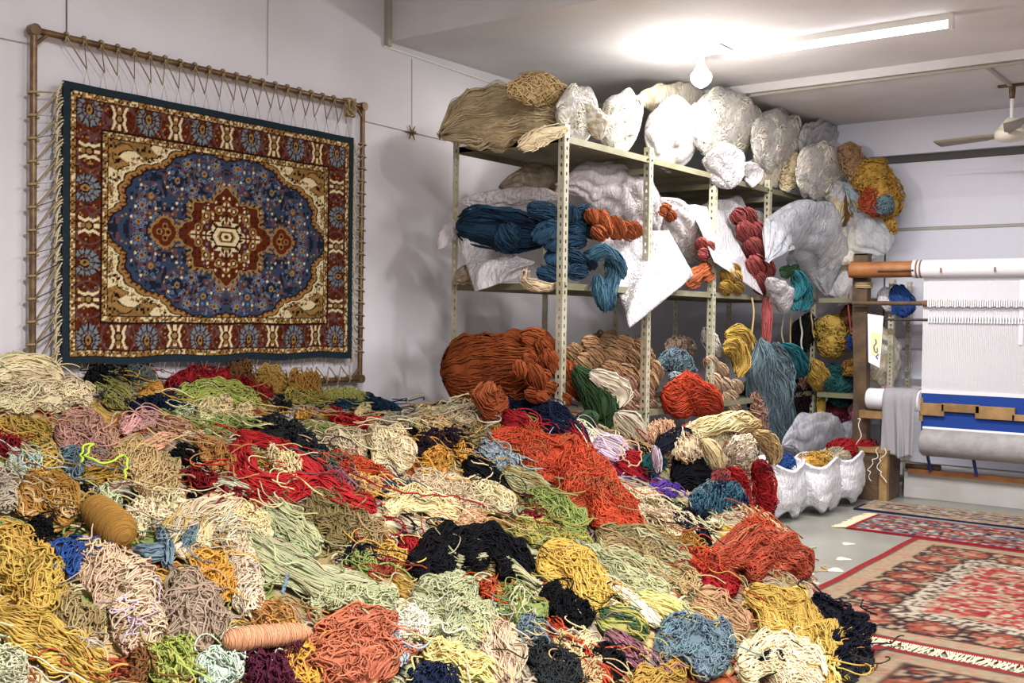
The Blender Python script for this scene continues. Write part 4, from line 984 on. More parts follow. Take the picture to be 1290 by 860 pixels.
def bag_mesh(mb, pt, wr=.012, ns=46, na=56, kw=1.0):
    u, a = np.meshgrid(np.linspace(0, 1, ns), np.linspace(0, 2*math.pi, na, endpoint=False), indexing='ij')
    ph = rng.uniform(0, 6.28, 6); Lr = pt.L/max(pt.R, .02)
    w1 = np.abs(np.sin(a*4+ph[0]+1.2*np.sin(u*Lr*1.5+ph[1]))); w2 = np.abs(np.sin(u*min(Lr, 3)*1.5*kw+ph[2]+1.8*np.sin(a*2+ph[3]))); w3 = np.sin(a*7+u*min(Lr, 3)*2+ph[4])*np.sin(u*min(Lr, 3)*3-a*3+ph[5])
    off = wr*min(1.0, pt.R/.16)*(-(1-w1)**2*1.3-(1-w2)**3*.6+.25*w3)
    mb.grid(pt.pos(u, a, off), closed=True)
    for e in (0, -1):
        G = pt.pos(u, a, off)[e]; c = G.mean(0); o = mb.n; mb.add(np.vstack([c, G]), [])
        tr = [(o, o+1+q, o+1+(q+1) % na) for q in range(na)]; mb.t += tr if e == 0 else [t[::-1] for t in tr]
def BAG(s, label, m, x=None, y=None, thick=.8, taper=3.0, lump=.07, wr=.014, name='plastic_bag', cat='bag', tmin=.15, group='bags on the steel rack', knot=None):
    mb = MB()
    for sec in s.split('|'):
        bag_mesh(mb, vpatch(nodes_of(sec), x, y, thick, taper=taper, lump=lump, tmin=tmin), wr)
    o = mb.build(name, m); return tag(o, label, cat, group)
def WBAG(nd, label, film, inner, color='wool', style='wavy', x=None, thick=.8, taper=5, wr=.03):
    BAG(nd, label, film, x=x, thick=thick, taper=taper, wr=wr)
    sm = '|'.join(' '.join('%g,%g,%g' % (a, b, c*.86) for a, b, c in nodes_of(sec)) for sec in nd.split('|'))
    Y('yarn_bundle', color, style, sm, inner, x=x, thick=thick*.95, taper=taper, cover=1.5, lump=.12)
def SHEET(q, label, m, xs, fold=.03, nf=3.0):
    """a limp plastic sheet hung between four corners (pixels, each with its own distance from the wall)"""
    P = [at(px, py, 0, x_) for (px, py), x_ in zip(q, xs)]; n = 34
    u, v = np.meshgrid(np.linspace(0, 1, n), np.linspace(0, 1, n), indexing='ij'); ph = rng.uniform(0, 6.28, 5)
    wu = u+.04*np.sin(v*6+ph[0])*u*(1-u)*4; wv = v+.05*np.sin(u*7+ph[1])*v*(1-v)*4
    W4 = [((1-wu)*(1-wv))[..., None], (wu*(1-wv))[..., None], (wu*wv)[..., None], ((1-wu)*wv)[..., None]]
    G = sum(w_*p for w_, p in zip(W4, P)); d = CAM-G[n//2, n//2]; d[2] = 0; d /= np.linalg.norm(d)
    off = fold*(1-np.abs(np.sin(u*nf*2.2+v*1.6+ph[2]+.9*np.sin(v*3+ph[3]))))**1.6+fold*.5*np.sin(v*5+u*3+ph[4])+.6*fold*np.sin(u*2.6+v*2+ph[0])
    b = MB(); b.grid(G+d*off[..., None]); o = b.build('plastic_sheet', m); tag(o, label, 'plastic sheet', 'bags on the steel rack')
    md = o.modifiers.new('thick', 'SOLIDIFY'); md.thickness = .002
# ---- top shelf
WBAG('552,172,8 585,154,34 640,146,42 694,140,40 726,146,28', 'big tan yarn bag on the corner of the top shelf', P_TFILM, 'tan wool filling the big bag on the top shelf corner', 'ecru', 'flow', x=(.62, .75, .95, 1.12, 1.2), taper=6)
Y('yarn_hank', 'sand', 'wavy', '636,116,8 668,112,17 700,120,18 724,132,10', 'loose sand coloured hank bulging out of the tan bag', x=1.2, thick=.7)
Y('yarn_hank', 'cream', 'flow', '716,160,4 690,166,6 664,178,7 650,186,4|716,162,3 680,180,4 656,190,3', 'short cream yarn end hanging over the top shelf edge', x=1.36, thick=.6, cover=1.2)
WBAG('700,150,30 724,146,38 750,154,32', 'small white bag with a tied centre beside the tan bag', P_FILM, 'ivory wool inside the small tied bag', x=1.24, taper=4)
WBAG('756,152,36 780,154,40 806,162,34', 'white wool bag right of the small tied bag', P_FILM, 'ivory wool inside the bag right of the tied bag', x=1.2, taper=4)
BAG('738,132,10 752,156,16 756,176,10', 'narrow folded wool bag between two white bags', P_CREAM, x=1.3)
BAG('812,166,34 845,168,46 880,180,40', 'round white bag glaring under the bulb', P_WHITE, x=1.2, taper=4, wr=.03)
BAG('800,126,12 850,124,20 890,128,18', 'cream wool bag lying behind the glaring bag', P_CREAM, x=1.02, taper=5)
WBAG('866,154,32 905,156,43 938,168,41 952,178,26', 'largest white bag of the top shelf right below the bulb', P_FILM, 'ivory wool inside the largest bag under the bulb', x=1.24)
BAG('900,186,22 914,208,27 920,238,15', 'limp white bag hanging down over the top shelf edge', P_WHITE, x=1.42, thick=.5, wr=.025, taper=5)
BAG('938,205,9 950,220,13 948,236,7', 'little white bag tip beside the limp hanging bag', P_WHITE, x=1.4, thick=.5)
WBAG('946,182,34 975,178,40 1010,188,34', 'cream bag on top of the pile above the third post', P_FILM, 'ivory wool inside the pile bag above the third post', x=1.3)
BAG('940,216,16 975,214,23 1006,216,20', 'squashed cream bag under the pile above the third post', P_CREAM, x=1.26, taper=5)
Y('yarn_hank', 'cream', 'noodle', '1004,192,10 998,216,10 988,242,5', 'cream yarn hank slipping out between two bags', x=1.36)
BAG('1006,176,22 1035,178,27 1064,190,22', 'upper bag of the last white pair on the top shelf', P_WHITE, x=1.36, taper=5, wr=.03)
WBAG('1002,216,28 1036,216,38 1070,228,32', 'lower bag of the last white pair on the top shelf', P_FILM, 'ivory wool inside the lower bag of the last pair', x=1.47)
BAG('1050,228,18 1054,248,12 1052,268,5', 'white bag corner hanging off the end of the top shelf', P_WHITE, y=8.42, thick=.5)
Y('yarn_braid', 'tan', 'noodle', '1064,180,11 1076,205,14 1086,232,12', 'tan yarn braid at the end of the top shelf', y=8.42)
Y('yarn_tangle', 'gold', 'tangle', '1076,206,12 1096,222,22 1114,246,23 1122,276,16', 'golden brown yarn tangle piled at the rack end', y=8.42)
Y('yarn_tangle', 'gold', 'tangle', '1116,285,8 1130,280,8', 'small golden tuft below the golden pile', y=8.42)
Y('yarn_tangle', 'brick', 'noodle', '1090,238,11 1100,254,14 1108,272,9', 'brick red yarn tangle under the golden pile', y=8.3)
Y('yarn_tangle', 'slate', 'curly', '1112,246,10 1118,270,10', 'grey blue curly yarn beside the brick red tangle', y=8.28)
Y('yarn_hank', 'cream', 'flow', '1052,240,6 1056,262,9 1054,286,8', 'cream yarn tassel hanging from the top shelf end', y=8.42, thick=.6)
Y('yarn_hank', 'paleblue', 'flow', '1062,230,6 1074,238,8 1078,262,8 1082,276,5', 'grey blue hank curving down from the top shelf end', y=8.42, thick=.6)
Y('yarn_hank', 'brown', 'flow', '1070,240,8 1074,270,8 1072,300,5', 'brown yarn tassel beside the cream tassel', y=8.42, thick=.6)
Y('yarn_tangle', 'yellow', 'curly', '1082,252,7 1090,262,8', 'small yellow tuft below the tan braid', y=8.42)
# ---- middle shelf
BAG('628,236,8 662,228,20 704,226,24', 'dusty brown plastic heap at the back of the middle shelf', P_BROWN, x=(.7, .8, .9), thick=1.2, wr=.02)
BAG('576,254,8 620,252,12 662,246,12 706,248,10', 'white plastic sheet lying over the blue yarn', P_MILK, x=(.62, .8, 1.0, 1.25), thick=.8, wr=.02, name='plastic_sheet', cat='plastic sheet')
Y('yarn_bundle', 'denim', 'skein', '574,284,22 610,286,27 650,292,26 692,296,18', 'thick denim blue yarn bundle lying across the rack end', x=(.65, .82, 1.02, 1.22), thick=1.0, taper=6, lump=.05, accents=[(K['navy'], .3)])
Y('yarn_hank', 'denim', 'flow', '632,282,14 640,302,18 655,312,12', 'denim hank end bulging in front of the blue bundle', x=1.08, thick=.8)
chain('denim', '668,262,700,268,10 676,300,700,282,12 690,312,702,300,10 716,262,716,278,13 734,262,735,276,11 718,288,735,290,10 742,284,750,296,9 716,304,736,304,9 728,268,748,272,10 700,330,712,346,10 690,328,704,320,9 680,340,700,348,9 716,322,734,332,10 718,342,738,342,10 738,320,748,336,9 690,284,706,288,10', 'knotted denim blue chain bundle behind the corner post', x=1.24)
Y('yarn_hank', 'steel', 'flow', '738,322,9 762,316,9 780,332,8 786,352,7|766,322,8 772,345,9 764,372,9 772,392,6|750,345,7 756,370,8 764,394,6', 'coiled steel blue hank hanging over the middle shelf edge', x=(1.36, 1.44, 1.46), thick=.6)
chain('rust', '742,266,750,280,9 754,268,764,296,11 772,276,780,298,11 784,284,798,298,10 796,282,804,296,8 748,288,760,300,8', 'plump orange chain bundle under the milky bag', x=1.30)
BAG('700,236,16 735,228,26 775,242,34 808,268,40 828,296,22', 'big milky plastic bag over the orange chain bundle', P_MILK, x=(1.0, 1.08, 1.1, 1.14, 1.2), thick=.75, wr=.03)
SHEET([(756, 300), (842, 290), (874, 348), (794, 413)], 'white plastic flap hanging down from the milky bag', P_WHITE, (1.18, 1.30, 1.40, 1.44), .10, 1.5)
SHEET([(576, 297), (674, 330), (655, 348), (598, 368)], 'white plastic flap hanging under the blue bundle', P_WHITE, (.66, 1.15, 1.12, .86), .04)
BAG('580,274,5 564,294,10 552,314,5', 'little plastic corner sticking out left of the rack', P_MILK, x=.58, thick=.4, name='plastic_sheet', cat='plastic sheet')
Y('yarn_hank', 'ecru', 'flow', '664,338,5 660,352,6 676,360,6 702,360,4', 'cream twisted yarn end below the denim chain', x=1.28, thick=.9)
BAG('572,352,10 592,345,14 614,346,12', 'dull grey plastic bundle on the middle shelf corner', P_BROWN, x=(.64, .72, .8))
BAG('824,250,10 845,268,24 862,300,30 880,330,20', 'tied milky bag between second and third post', P_MILK, x=1.22, thick=.7, wr=.03)
chain('rust', '834,262,842,266,8 842,268,848,276,7', 'small orange chain peeking from the tied milky bag', x=1.36)
chain('rose', '880,304,888,312,8 888,308,896,316,8 882,318,892,322,7', 'small red chain bundle beside the third post', x=1.36)
chain('rust', '868,352,884,340,8 882,344,892,334,8 866,358,880,354,7 888,352,895,344,7', 'small orange chain bundle on the middle shelf edge', x=1.34)
BAG('880,262,14 910,274,30 940,300,34 955,330,18', 'white plastic bag between third and fourth post', P_WHITE, x=1.12, thick=.75, wr=.025)
SHEET([(868, 258), (912, 266), (962, 372), (900, 330)], 'long white plastic wrap sliding over the shelf edge', P_WHITE, (1.24, 1.26, 1.42, 1.40), .08, 1.2)
chain('oldgold', '912,342,918,354,9 922,346,930,356,9 910,358,920,366,8 926,360,934,366,7 920,336,930,342,7', 'old gold chain bundle below the long white wrap', x=1.37)
chain('rose', '926,268,936,278,10 938,266,948,280,10 934,284,946,300,12 950,282,958,300,10 944,304,954,322,12 958,308,966,324,10 948,326,958,344,12 962,330,970,346,10 952,348,964,366,11 942,330,950,346,8', 'rose red chained yarn hanging down by the fourth post', x=1.36)
Y('yarn_hank', 'rose', 'skein', '966,368,5 966,400,6 965,440,5', 'rose yarn tail trailing below the rose chain', x=1.38, thick=.7)
BAG('966,330,14 985,292,30 1015,290,44 1040,330,42 1044,372,26', 'large clear plastic bag bulging past the fourth post', P_GREY, x=1.5, thick=.6, wr=.03, taper=2.6)
BAG('966,350,8 985,372,17 990,394,12', 'small white carrier bag hanging under the clear bag', P_WHITE, x=1.46, thick=.8)
Y('yarn_skein', 'dkgreen', 'flow', '982,345,7 1008,338,6', 'dark green yarn strip below the large clear bag', x=1.44)
Y('yarn_hank', 'teal', 'flow', '1002,340,8 1008,356,10 998,378,7|1014,350,6 1018,375,6 1010,392,5|1004,372,6 1000,392,6', 'turquoise hank dangling from the clear bag', x=1.48, thick=.7)
BAG('1040,300,20 1062,312,30 1082,330,26', 'white wool bag behind the large clear bag', P_CREAM, y=8.42)
BAG('1046,344,20 1068,358,28 1084,376,20', 'lower white wool bag by the loom post', P_WHITE, y=8.42)
Y('yarn_tangle', 'olive', 'curly', '1060,366,10 1072,378,10', 'olive yarn lump in the lower white bag', y=8.42)
BAG('1074,268,18 1096,292,34 1116,320,24', 'loose clear plastic sheet over the rack end', P_CLEAR, y=8.42, thick=.6, wr=.03)
Y('yarn_tangle', 'tan', 'tangle', '1078,320,9 1088,336,9', 'tan yarn tuft beside the loose clear sheet', y=8.42)
# dark filler yarn, added so the gaps deep in the racks look dark
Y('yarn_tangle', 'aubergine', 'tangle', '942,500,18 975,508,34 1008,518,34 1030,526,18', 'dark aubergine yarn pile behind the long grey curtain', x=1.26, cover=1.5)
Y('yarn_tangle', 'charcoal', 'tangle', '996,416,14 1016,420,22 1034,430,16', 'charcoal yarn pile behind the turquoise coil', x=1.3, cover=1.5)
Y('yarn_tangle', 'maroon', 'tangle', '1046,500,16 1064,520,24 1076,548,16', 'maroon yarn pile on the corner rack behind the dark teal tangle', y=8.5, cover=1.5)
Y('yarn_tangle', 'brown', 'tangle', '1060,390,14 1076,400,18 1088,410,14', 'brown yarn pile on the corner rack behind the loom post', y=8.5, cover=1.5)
Y('yarn_bundle', 'tan', 'noodle', '722,446,14 760,446,24 800,456,24 824,474,16', 'tan yarn core lying behind the tan chain', x=1.08, cover=1.5)
# ---- lower shelf
Y('yarn_bundle', 'copper', 'skein', '554,470,20 572,468,40 610,466,46 650,462,46 686,460,38', 'huge copper brown yarn bundle tied in bands on the lower shelf', x=(.64, .72, .9, 1.08, 1.2), thick=.9, taper=7, lump=.06, cover=2.4, pinch=[(.2, .2, .022), (.4, .22, .022), (.6, .22, .022), (.8, .18, .02)])
chain('copper', '660,424,690,428,12,1.2 682,430,694,448,13,1.25 688,444,696,462,12,1.28 662,448,672,458,9,1.28 652,456,656,474,9,1.28 668,462,680,488,12,1.3 682,470,690,478,8,1.3 688,486,700,494,9,1.3 678,496,690,502,8,1.3 696,452,704,474,9,1.3 712,456,716,474,10,1.32 718,462,722,482,11,1.34 714,484,722,496,10,1.34 726,486,738,498,11,1.36 708,500,716,508,8,1.34 664,494,680,502,9,1.28 684,432,700,440,10,1.2', 'plump copper chain end of the huge bundle by the corner post')
Y('yarn_hank', 'rust', 'flow', '618,478,8 610,496,16 625,508,20 640,500,12', 'rust coloured hank end bulging below the huge bundle', x=1.2, thick=.6)
chain('tan', '716,440,726,448,11 736,430,752,434,10 758,430,774,436,11 778,430,794,440,11 742,444,756,456,13 764,444,782,456,14 786,446,802,462,13 760,462,778,476,13 780,466,800,480,13 728,452,742,462,11 806,448,816,464,11 818,458,828,476,11 808,470,820,490,13 800,432,812,444,10', 'tan chained yarn bundle on the lower shelf behind the second post', x=1.2)
chain('dusty', '788,478,796,490,9 794,494,800,506,9 808,492,820,504,9 814,506,824,516,8 786,508,796,516,8 800,512,810,520,8', 'pinkish beige chain below the tan bundle', x=1.28)
Y('yarn_skein', 'dkgreen', 'skein', '722,462,8 738,480,14 752,502,18 760,528,16|738,516,13 742,530,14 746,542,8|758,500,14 768,522,14 762,540,8', 'dark green yarn skein draped from the lower shelf', x=1.46, thick=.7, taper=5)
Y('yarn_skein', 'ivory', 'skein', '742,468,6 768,482,13 786,498,13 780,514,8|774,520,10 792,534,16 806,556,15 818,574,8', 'ivory yarn skein flowing from the lower shelf to the heap', x=1.52, thick=.6, taper=5)
Y('yarn_tangle', 'taupe', 'curly', '838,440,8 856,434,9 876,444,9', 'brown curly yarn on the lower shelf behind the third post', x=1.1)
Y('yarn_tangle', 'slate', 'noodle', '828,456,8 850,454,14 876,474,9', 'grey slate yarn tangle above the vermilion bundle', x=1.22)
Y('yarn_skein', 'paleblue', 'flow', '842,472,6 862,480,6 878,484,4', 'pale blue skein on top of the vermilion bundle', x=1.34)
Y('yarn_bundle', 'vermilion', 'flow', '832,492,10 846,500,25 868,498,26 892,506,20 910,520,10', 'big vermilion yarn bundle on the lower shelf', x=1.36, thick=.8, taper=5)
chain('beige', '892,452,900,466,9 902,460,912,474,9 894,474,904,488,9 908,480,918,494,9 896,494,906,508,9 914,496,926,506,9 922,482,932,492,8 920,508,930,516,7', 'beige pink chained yarn right of the third post', x=1.32)
Y('yarn_hank', 'mustard', 'flow', '912,424,7 928,420,11 944,438,10 944,462,7|910,438,9 924,436,12 934,456,11 930,476,7', 'mustard coil of yarn on the lower shelf', x=1.34)
Y('yarn_tangle', 'white', 'flow', '886,412,6 896,432,9 908,450,5', 'white wispy fibres beside the mustard coil', x=1.25, cover=1.2)
Y('yarn_hank', 'slate', 'flow', '958,424,10 964,462,24 976,510,25 984,552,14 994,588,6', 'long grey slate yarn curtain hanging from the middle shelf', x=1.44, thick=.4, var=.2)
Y('yarn_hank', 'slate', 'wavy', '974,430,8 988,470,12 986,520,8', 'shorter grey yarn strand right of the long grey curtain', x=1.42, thick=.5)
Y('yarn_hank', 'dusty', 'wavy', '952,490,8 958,530,9 962,550,6', 'pinkish yarn strand behind the long grey curtain', x=1.36, thick=.5)
Y('yarn_tangle', 'dkgreen', 'curly', '940,480,8 944,508,8', 'dark green yarn tuft left of the long grey curtain', x=1.2)
Y('yarn_hank', 'teal', 'skein', '982,434,7 996,446,13 1010,466,13 1016,474,8', 'turquoise oval coil between the rack posts', x=1.40, thick=.7)
Y('yarn_tangle', 'navy', 'curly', '1000,432,8 1016,436,8', 'navy yarn ball behind the turquoise coil', x=1.2)
Y('yarn_tangle', 'dusty', 'curly', '1004,482,9 1018,488,9', 'pinkish yarn lump below the turquoise coil', x=1.3)
Y('yarn_hank', 'rose', 'flow', '988,486,6 994,515,6', 'rosy red yarn tassel below the turquoise coil', x=1.36, thick=.7)
Y('yarn_tangle', 'mustard', 'curly', '1044,396,16 1050,425,20 1046,452,16', 'lumpy mustard yarn stack near the loom post', y=8.42, thick=.8)
Y('yarn_skein', 'yellow', 'flow', '1022,452,7 1032,475,13 1040,494,12|1034,498,5 1036,530,4', 'bright yellow skein hanging by the last rack post', x=1.44, thick=.6)
Y('yarn_tangle', 'dkteal', 'tangle', '1044,458,7 1058,485,17 1062,515,12', 'dark teal yarn tangle near the loom post', y=8.42, thick=.6)
Y('yarn_tangle', 'ochre', 'curly', '1072,452,9 1076,474,10', 'ochre brown yarn lump beside the dark teal tangle', y=8.42)
Y('yarn_tangle', 'royal', 'noodle', '1072,420,7 1078,440,9', 'royal blue yarn tuft next to the loom post', y=8.42)
Y('yarn_tangle', 'cream', 'curly', '1082,410,9 1086,430,10', 'cream yarn lump behind the royal blue tuft', y=8.42)
BAG('1068,520,10 1080,515,18 1088,530,10', 'pink wool in clear plastic behind the loom post', plastic('pink_plastic', '#d79aae', .9, '#b9708a'), y=8.42)
BAG('1102,410,20 1112,445,24 1112,488,20', 'cream wool sack behind the paper tag', P_CREAM, y=8.42)
BAG('1106,500,10 1118,494,12 1128,500,8', 'pale pink bundle above the white cloth roll', plastic('palepink_plastic', '#dcb4b6', .95), y=8.42)
# ---- stack of skeins before the rack, on the heap
SG = 'yarn stacked before the rack'
Y('yarn_tangle', 'ecru', 'noodle', '830,590,20 870,575,34 920,580,34 955,600,22', 'mixed ecru yarn at the core of the stack before the rack', x=1.76, thick=.8, group=SG, accents=[(K['tan'], .3), (K['rose'], .2)])
Y('yarn_skein', 'butter', 'flow', '858,548,7 890,537,10 925,531,11 960,536,10', 'long pale gold skein lying on top of the stack before the rack', x=1.84, thick=.9, group=SG, accents=[(K['sand'], .5)])
Y('yarn_hank', 'sand', 'flow', '948,546,8 966,556,11 976,574,10 972,588,5', 'golden yarn hank bending down at the end of the stack', x=1.90, group=SG)
Y('yarn_tangle', 'peach', 'curly', '814,548,9 834,544,13 852,542,9', 'peach curly yarn tuft left of the pale gold skein', x=1.78, group=SG)
Y('yarn_skein', 'midnight', 'flow', '824,572,7 840,556,9 862,548,9 876,548,6', 'midnight blue skein arching under the pale gold one', x=1.92, group=SG)
Y('yarn_tangle', 'ecru', 'curly', '846,572,10 866,562,17 888,558,13', 'ruffled ecru yarn in the stack before the rack', x=1.94, group=SG, accents=[(K['tan'], .4)])
Y('yarn_hank', 'butter', 'skein', '884,552,8 894,566,12 904,588,12 908,596,6', 'twisted pale gold hank between ecru and ivory ruffles', x=1.98, group=SG, accents=[(K['ecru'], .4)])
Y('yarn_tangle', 'ivory', 'curly', '918,556,12 934,568,18 946,582,15', 'ivory ruffled yarn at the right of the stack', x=1.94, group=SG)
Y('yarn_hank', 'black', 'flow', '846,606,12 858,598,23 880,590,25 904,584,16', 'black yarn ball under the ruffled yarn', x=1.94, taper=3, group=SG)
Y('yarn_tangle', 'dkteal', 'curly', '808,588,8 824,584,12 840,578,9', 'dark teal green yarn tuft left of the black ball', x=1.86, group=SG)
Y('yarn_hank', 'crimson', 'wavy', '954,578,7 962,600,13 964,632,13 962,664,6|916,588,9 926,608,13 938,634,11 942,650,5', 'crimson yarn cascade hanging from the stack end', x=2.00, thick=.7, group=SG, accents=[(K['red'], .4), (K['maroon'], .15)])
Y('yarn_tangle', 'rose', 'noodle', '894,604,9 910,606,14 924,616,9', 'rose pink yarn between black ball and red cascade', x=1.98, group=SG)
Y('yarn_hank', 'lilac', 'skein', '824,560,4 828,578,5 828,596,5', 'thin lilac tassel left of the black ball', x=1.98, group=SG)
Y('yarn_tangle', 'steel', 'tangle', '866,634,14 894,634,24 922,642,28 942,650,18', 'steel blue yarn tangle below the red cascade', x=2.12, group=SG, cover=2.6, accents=[(K['slate'], .3), (K['navy'], .15)])
Y('yarn_tangle', 'midnight', 'tangle', '850,652,10 876,664,16 900,676,12', 'black yarn shadowed under the steel blue tangle', x=2.14, group=SG)
# ---- bottom level and floor
BAG('986,560,16 1010,550,28 1040,556,36 1068,572,22', 'grey clear plastic sack of wool under the lower shelf', P_GREY, x=1.62, thick=.8, wr=.03)
BAG('1040,540,14 1062,545,26 1080,566,16', 'second grey clear plastic sack towards the loom', P_GREY, y=8.42, thick=.8, wr=.03)
BAG('984,560,10 992,575,12 996,585,8', 'white plastic scrap beside the grey sack', P_WHITE, x=1.5, thick=.3, name='plastic_sheet', cat='plastic sheet')
def sack(px, py, wpx, hpx, label, x):
    c = at(px, py, 2, 0.0); s = depth(c)/FPX; W, H = wpx*s, hpx*s
    mb = MB(); ns, na = 30, 48
    u, a = np.meshgrid(np.linspace(0, 1, ns), np.linspace(0, 2*math.pi, na, endpoint=False), indexing='ij'); ph = rng.uniform(0, 6.28, 4)
    # bulging body with corners pointing down and a rolled rim
    cr4 = np.abs(np.cos(2*(a-math.pi/4)))**1.5                       # 1 at the four bottom corners
    cr4 = 1-cr4
    prof = np.interp(u, [0, .06, .3, .65, .9, 1.0], [.62, .82, 1.0, 1.03, .96, 1.0])
    sq = 1/(np.abs(np.cos(a))**4+np.abs(np.sin(a))**4)**(1/4)
    pt_ = np.abs(np.sin(a*2.5+ph[0]))                                  # cloth gathers: 0 at the hanging tips
    f2 = np.abs(np.sin(u*5+1.5*np.sin(a*3+ph[2])+a*2))
    R = W*.5*prof*(sq*(1-.35*u)+.35*u)*(1+.015*np.sin(a*9+u*7+ph[0])-.06*pt_**3*(1-.6*u)-.05*(1-f2)**3-.03*np.abs(np.sin(a*6+3*u+ph[1]))**6)
    z = H*(.17*(1-u)**2*pt_**.8+u)+.03*np.sin(a*3+ph[3])*u
    G = np.stack([c[0]+R*np.cos(a)*.85, c[1]+R*np.sin(a), np.maximum(z, .003)], -1); mb.grid(G, closed=True)
    mb.t += [(q, (q+1) % na, na) for q in []]
    inn = G[-1].copy(); cc = inn.mean(0); inn = cc+(inn-cc)*.85; inn[:, 2] -= .05; mb.grid(np.stack([G[-1], cc+(G[-1]-cc)*.93+np.array([0, 0, .012]), inn, np.repeat(cc[None]-np.array([0, 0, .05]), na, 0)], 0), closed=True)
    o = mb.build('white_sack', P_SACK); return tag(o, label, 'sack', 'white sacks on the floor before the rack'), c, H, W
SK_ = [sack(978, 652, 76, 68, 'white sack touching the red cascade end of the heap', 1.72), sack(1022, 645, 74, 65, 'second white sack from the heap with gold yarn in it', 1.74),
       sack(1056, 634, 68, 62, 'third white sack from the heap with cones on top', 1.76), sack(1084, 623, 56, 54, 'last white sack beside the wooden chest', 1.80)]
def fluff(color, style, P, R, label, n='yarn_ball'):
    P = np.asarray(P, float); mb = MB(); d = np.array([0, R, 0])
    pt = Patch(np.array([P-d, P, P+d]), np.tile([R, 0, 0], (3, 1)), np.tile([0, 0, R*.75], (3, 1)), a0=0, a1=2*math.pi, taper=2.1, tmin=.2, lump=.05)
    yarn_patch(mb, pt, K[color], style, r=.0035, cover=2, stepscale=1.4); o = mb.build(n, M_YARN); tag(o, label, 'yarn', 'yarn in the white sacks')
tops = [s[1]+np.array([0, 0, s[2]]) for s in SK_]
fluff('royal', 'curly', tops[0]+[.0, .05, -.01], .09, 'royal blue yarn in the sack nearest the heap')
fluff('gold', 'curly', tops[1]+[0.02, -.05, -.01], .085, 'gold yarn ball in the second sack')
fluff('mustard', 'curly', tops[1]+[.03, .10, 0], .075, 'mustard yarn ball in the second sack')
fluff('stone', 'flow', tops[2]+[.02, -.08, 0], .08, 'grey yarn cone shape in the third sack')
fluff('crimson', 'wavy', tops[2]+[-.02, .1, .02], .10, 'crimson yarn ball in the third sack')
fluff('crimson', 'wavy', tops[3]+[0, .0, .01], .12, 'crimson yarn ball in the sack beside the chest')
# cords hanging from the middle shelf
for i, (px, y0, y1, c) in enumerate([(947, 375, 462, 'sand'), (985, 395, 455, 'stone'), (996, 395, 520, 'sand'), (1008, 398, 440, 'white'), (1022, 395, 425, 'sand'), (1048, 520, 560, 'oldgold'), (1068, 330, 420, 'rose'), (788, 372, 384, 'white')]):
    A, B = (at(px, y0, 0, 1.38), at(px+3, y1, 0, 1.38)) if px < 1040 else (at(px, y0, 1, 8.3), at(px+3, y1, 1, 8.3)); tt = np.linspace(0, 1, 20)
    P = A+(B-A)*tt[:, None]+np.stack([.006*np.sin(tt*9+i), .012*np.sin(tt*7+i*2), 0*tt], 1)
    mb = MB(); mb.tube(P, .007, 6, K[c])
    lb = ['sand coloured cord hanging left of the long grey curtain', 'stone grey cord hanging above the turquoise coil', 'long sand cord hanging over the turquoise coil', 'white cord hanging behind the turquoise hank', 'short sand cord by the last rack post', 'old gold cord hanging above the grey sack', 'thin rosy cord hanging beside the loom post', 'tiny white cord end under the middle shelf'][i]
    tag(mb.build('hanging_cord', M_YARN), lb, 'cord', 'cords hanging from the rack')
# ------------------------------------------------------------------ loom, low wall, chest
YL = 8.08
struct('wall_low', (2.15, 8.24, 0), (6.5, YB-.012, .19), M_PLASTER)
loom = thing('carpet_loom', (3.1, YL, 0), 'wooden carpet loom strung with white warp by the back wall', 'loom')
def lp(px, py): return at(px, py, 1, YL)
# posts
for xx in (1.86, 4.72):
    b = MB(); zz = np.linspace(.0, 1.83, 14)
    w_ = .052+.004*np.sin(zz*5); G = []
    for z, ww in zip(zz, w_): G.append([(xx-ww+.01*math.sin(z*3), YL-.04, z), (xx+ww+.01*math.sin(z*3), YL-.04, z), (xx+ww+.01*math.sin(z*3), YL+.05, z), (xx-ww+.01*math.sin(z*3), YL+.05, z)])
    b.grid(np.array(G), closed=True); b.box((xx-.05, YL-.04, 1.82), (xx+.05, YL+.05, 1.832)); b.build('post', M_WOODD, loom, smooth=False)
    b = MB(); th = np.linspace(0, 2*np.pi, 24)
    for k in range(4): b.tube(np.stack([xx+.066*np.cos(th)*1.0, YL+.005+.056*np.sin(th), 1.575+.012*k+0*th], 1), .006, 5, cap=False)
    b.build('lashing', M_CORD, loom)
# top beam, wood end, bands, warp wrap
zt_ = 1.705
b = MB(); b.tube([(1.80, YL-.09, zt_), (2.30, YL-.09, zt_)], .06, 16); b.build('top_beam', M_WOOD, loom)
M_BAND = mat('brown_band', '#7a5a4a', .8)
for x0, x1, mm, rr in ((2.262, 2.285, M_WARP, .066), (2.287, 2.297, M_BAND, .067), (2.299, 2.312, M_WARP, .066), (2.314, 2.324, M_BAND, .067)):
    b = MB(); b.tube([(x0, YL-.09, zt_), (x1, YL-.09, zt_)], rr, 20); b.build('band', mm, loom)
b = MB(); b.tube([(2.326, YL-.09, zt_), (4.7, YL-.09, zt_)], .066, 24); b.build('warp_roll', M_WARP, loom)
b = MB(); b.tube([(2.02, YL-.155, zt_-.012), (2.28, YL-.157, zt_-.012)], .006, 8); b.build('tension_rod', M_WOODD, loom)
for xx in (2.47, 2.83, 3.2, 3.6):
    b = MB(); b.box((xx-.006, YL-.162, zt_-.03), (xx+.006, YL-.15, zt_+.002)); b.build('tie', M_BAND, loom, smooth=False)
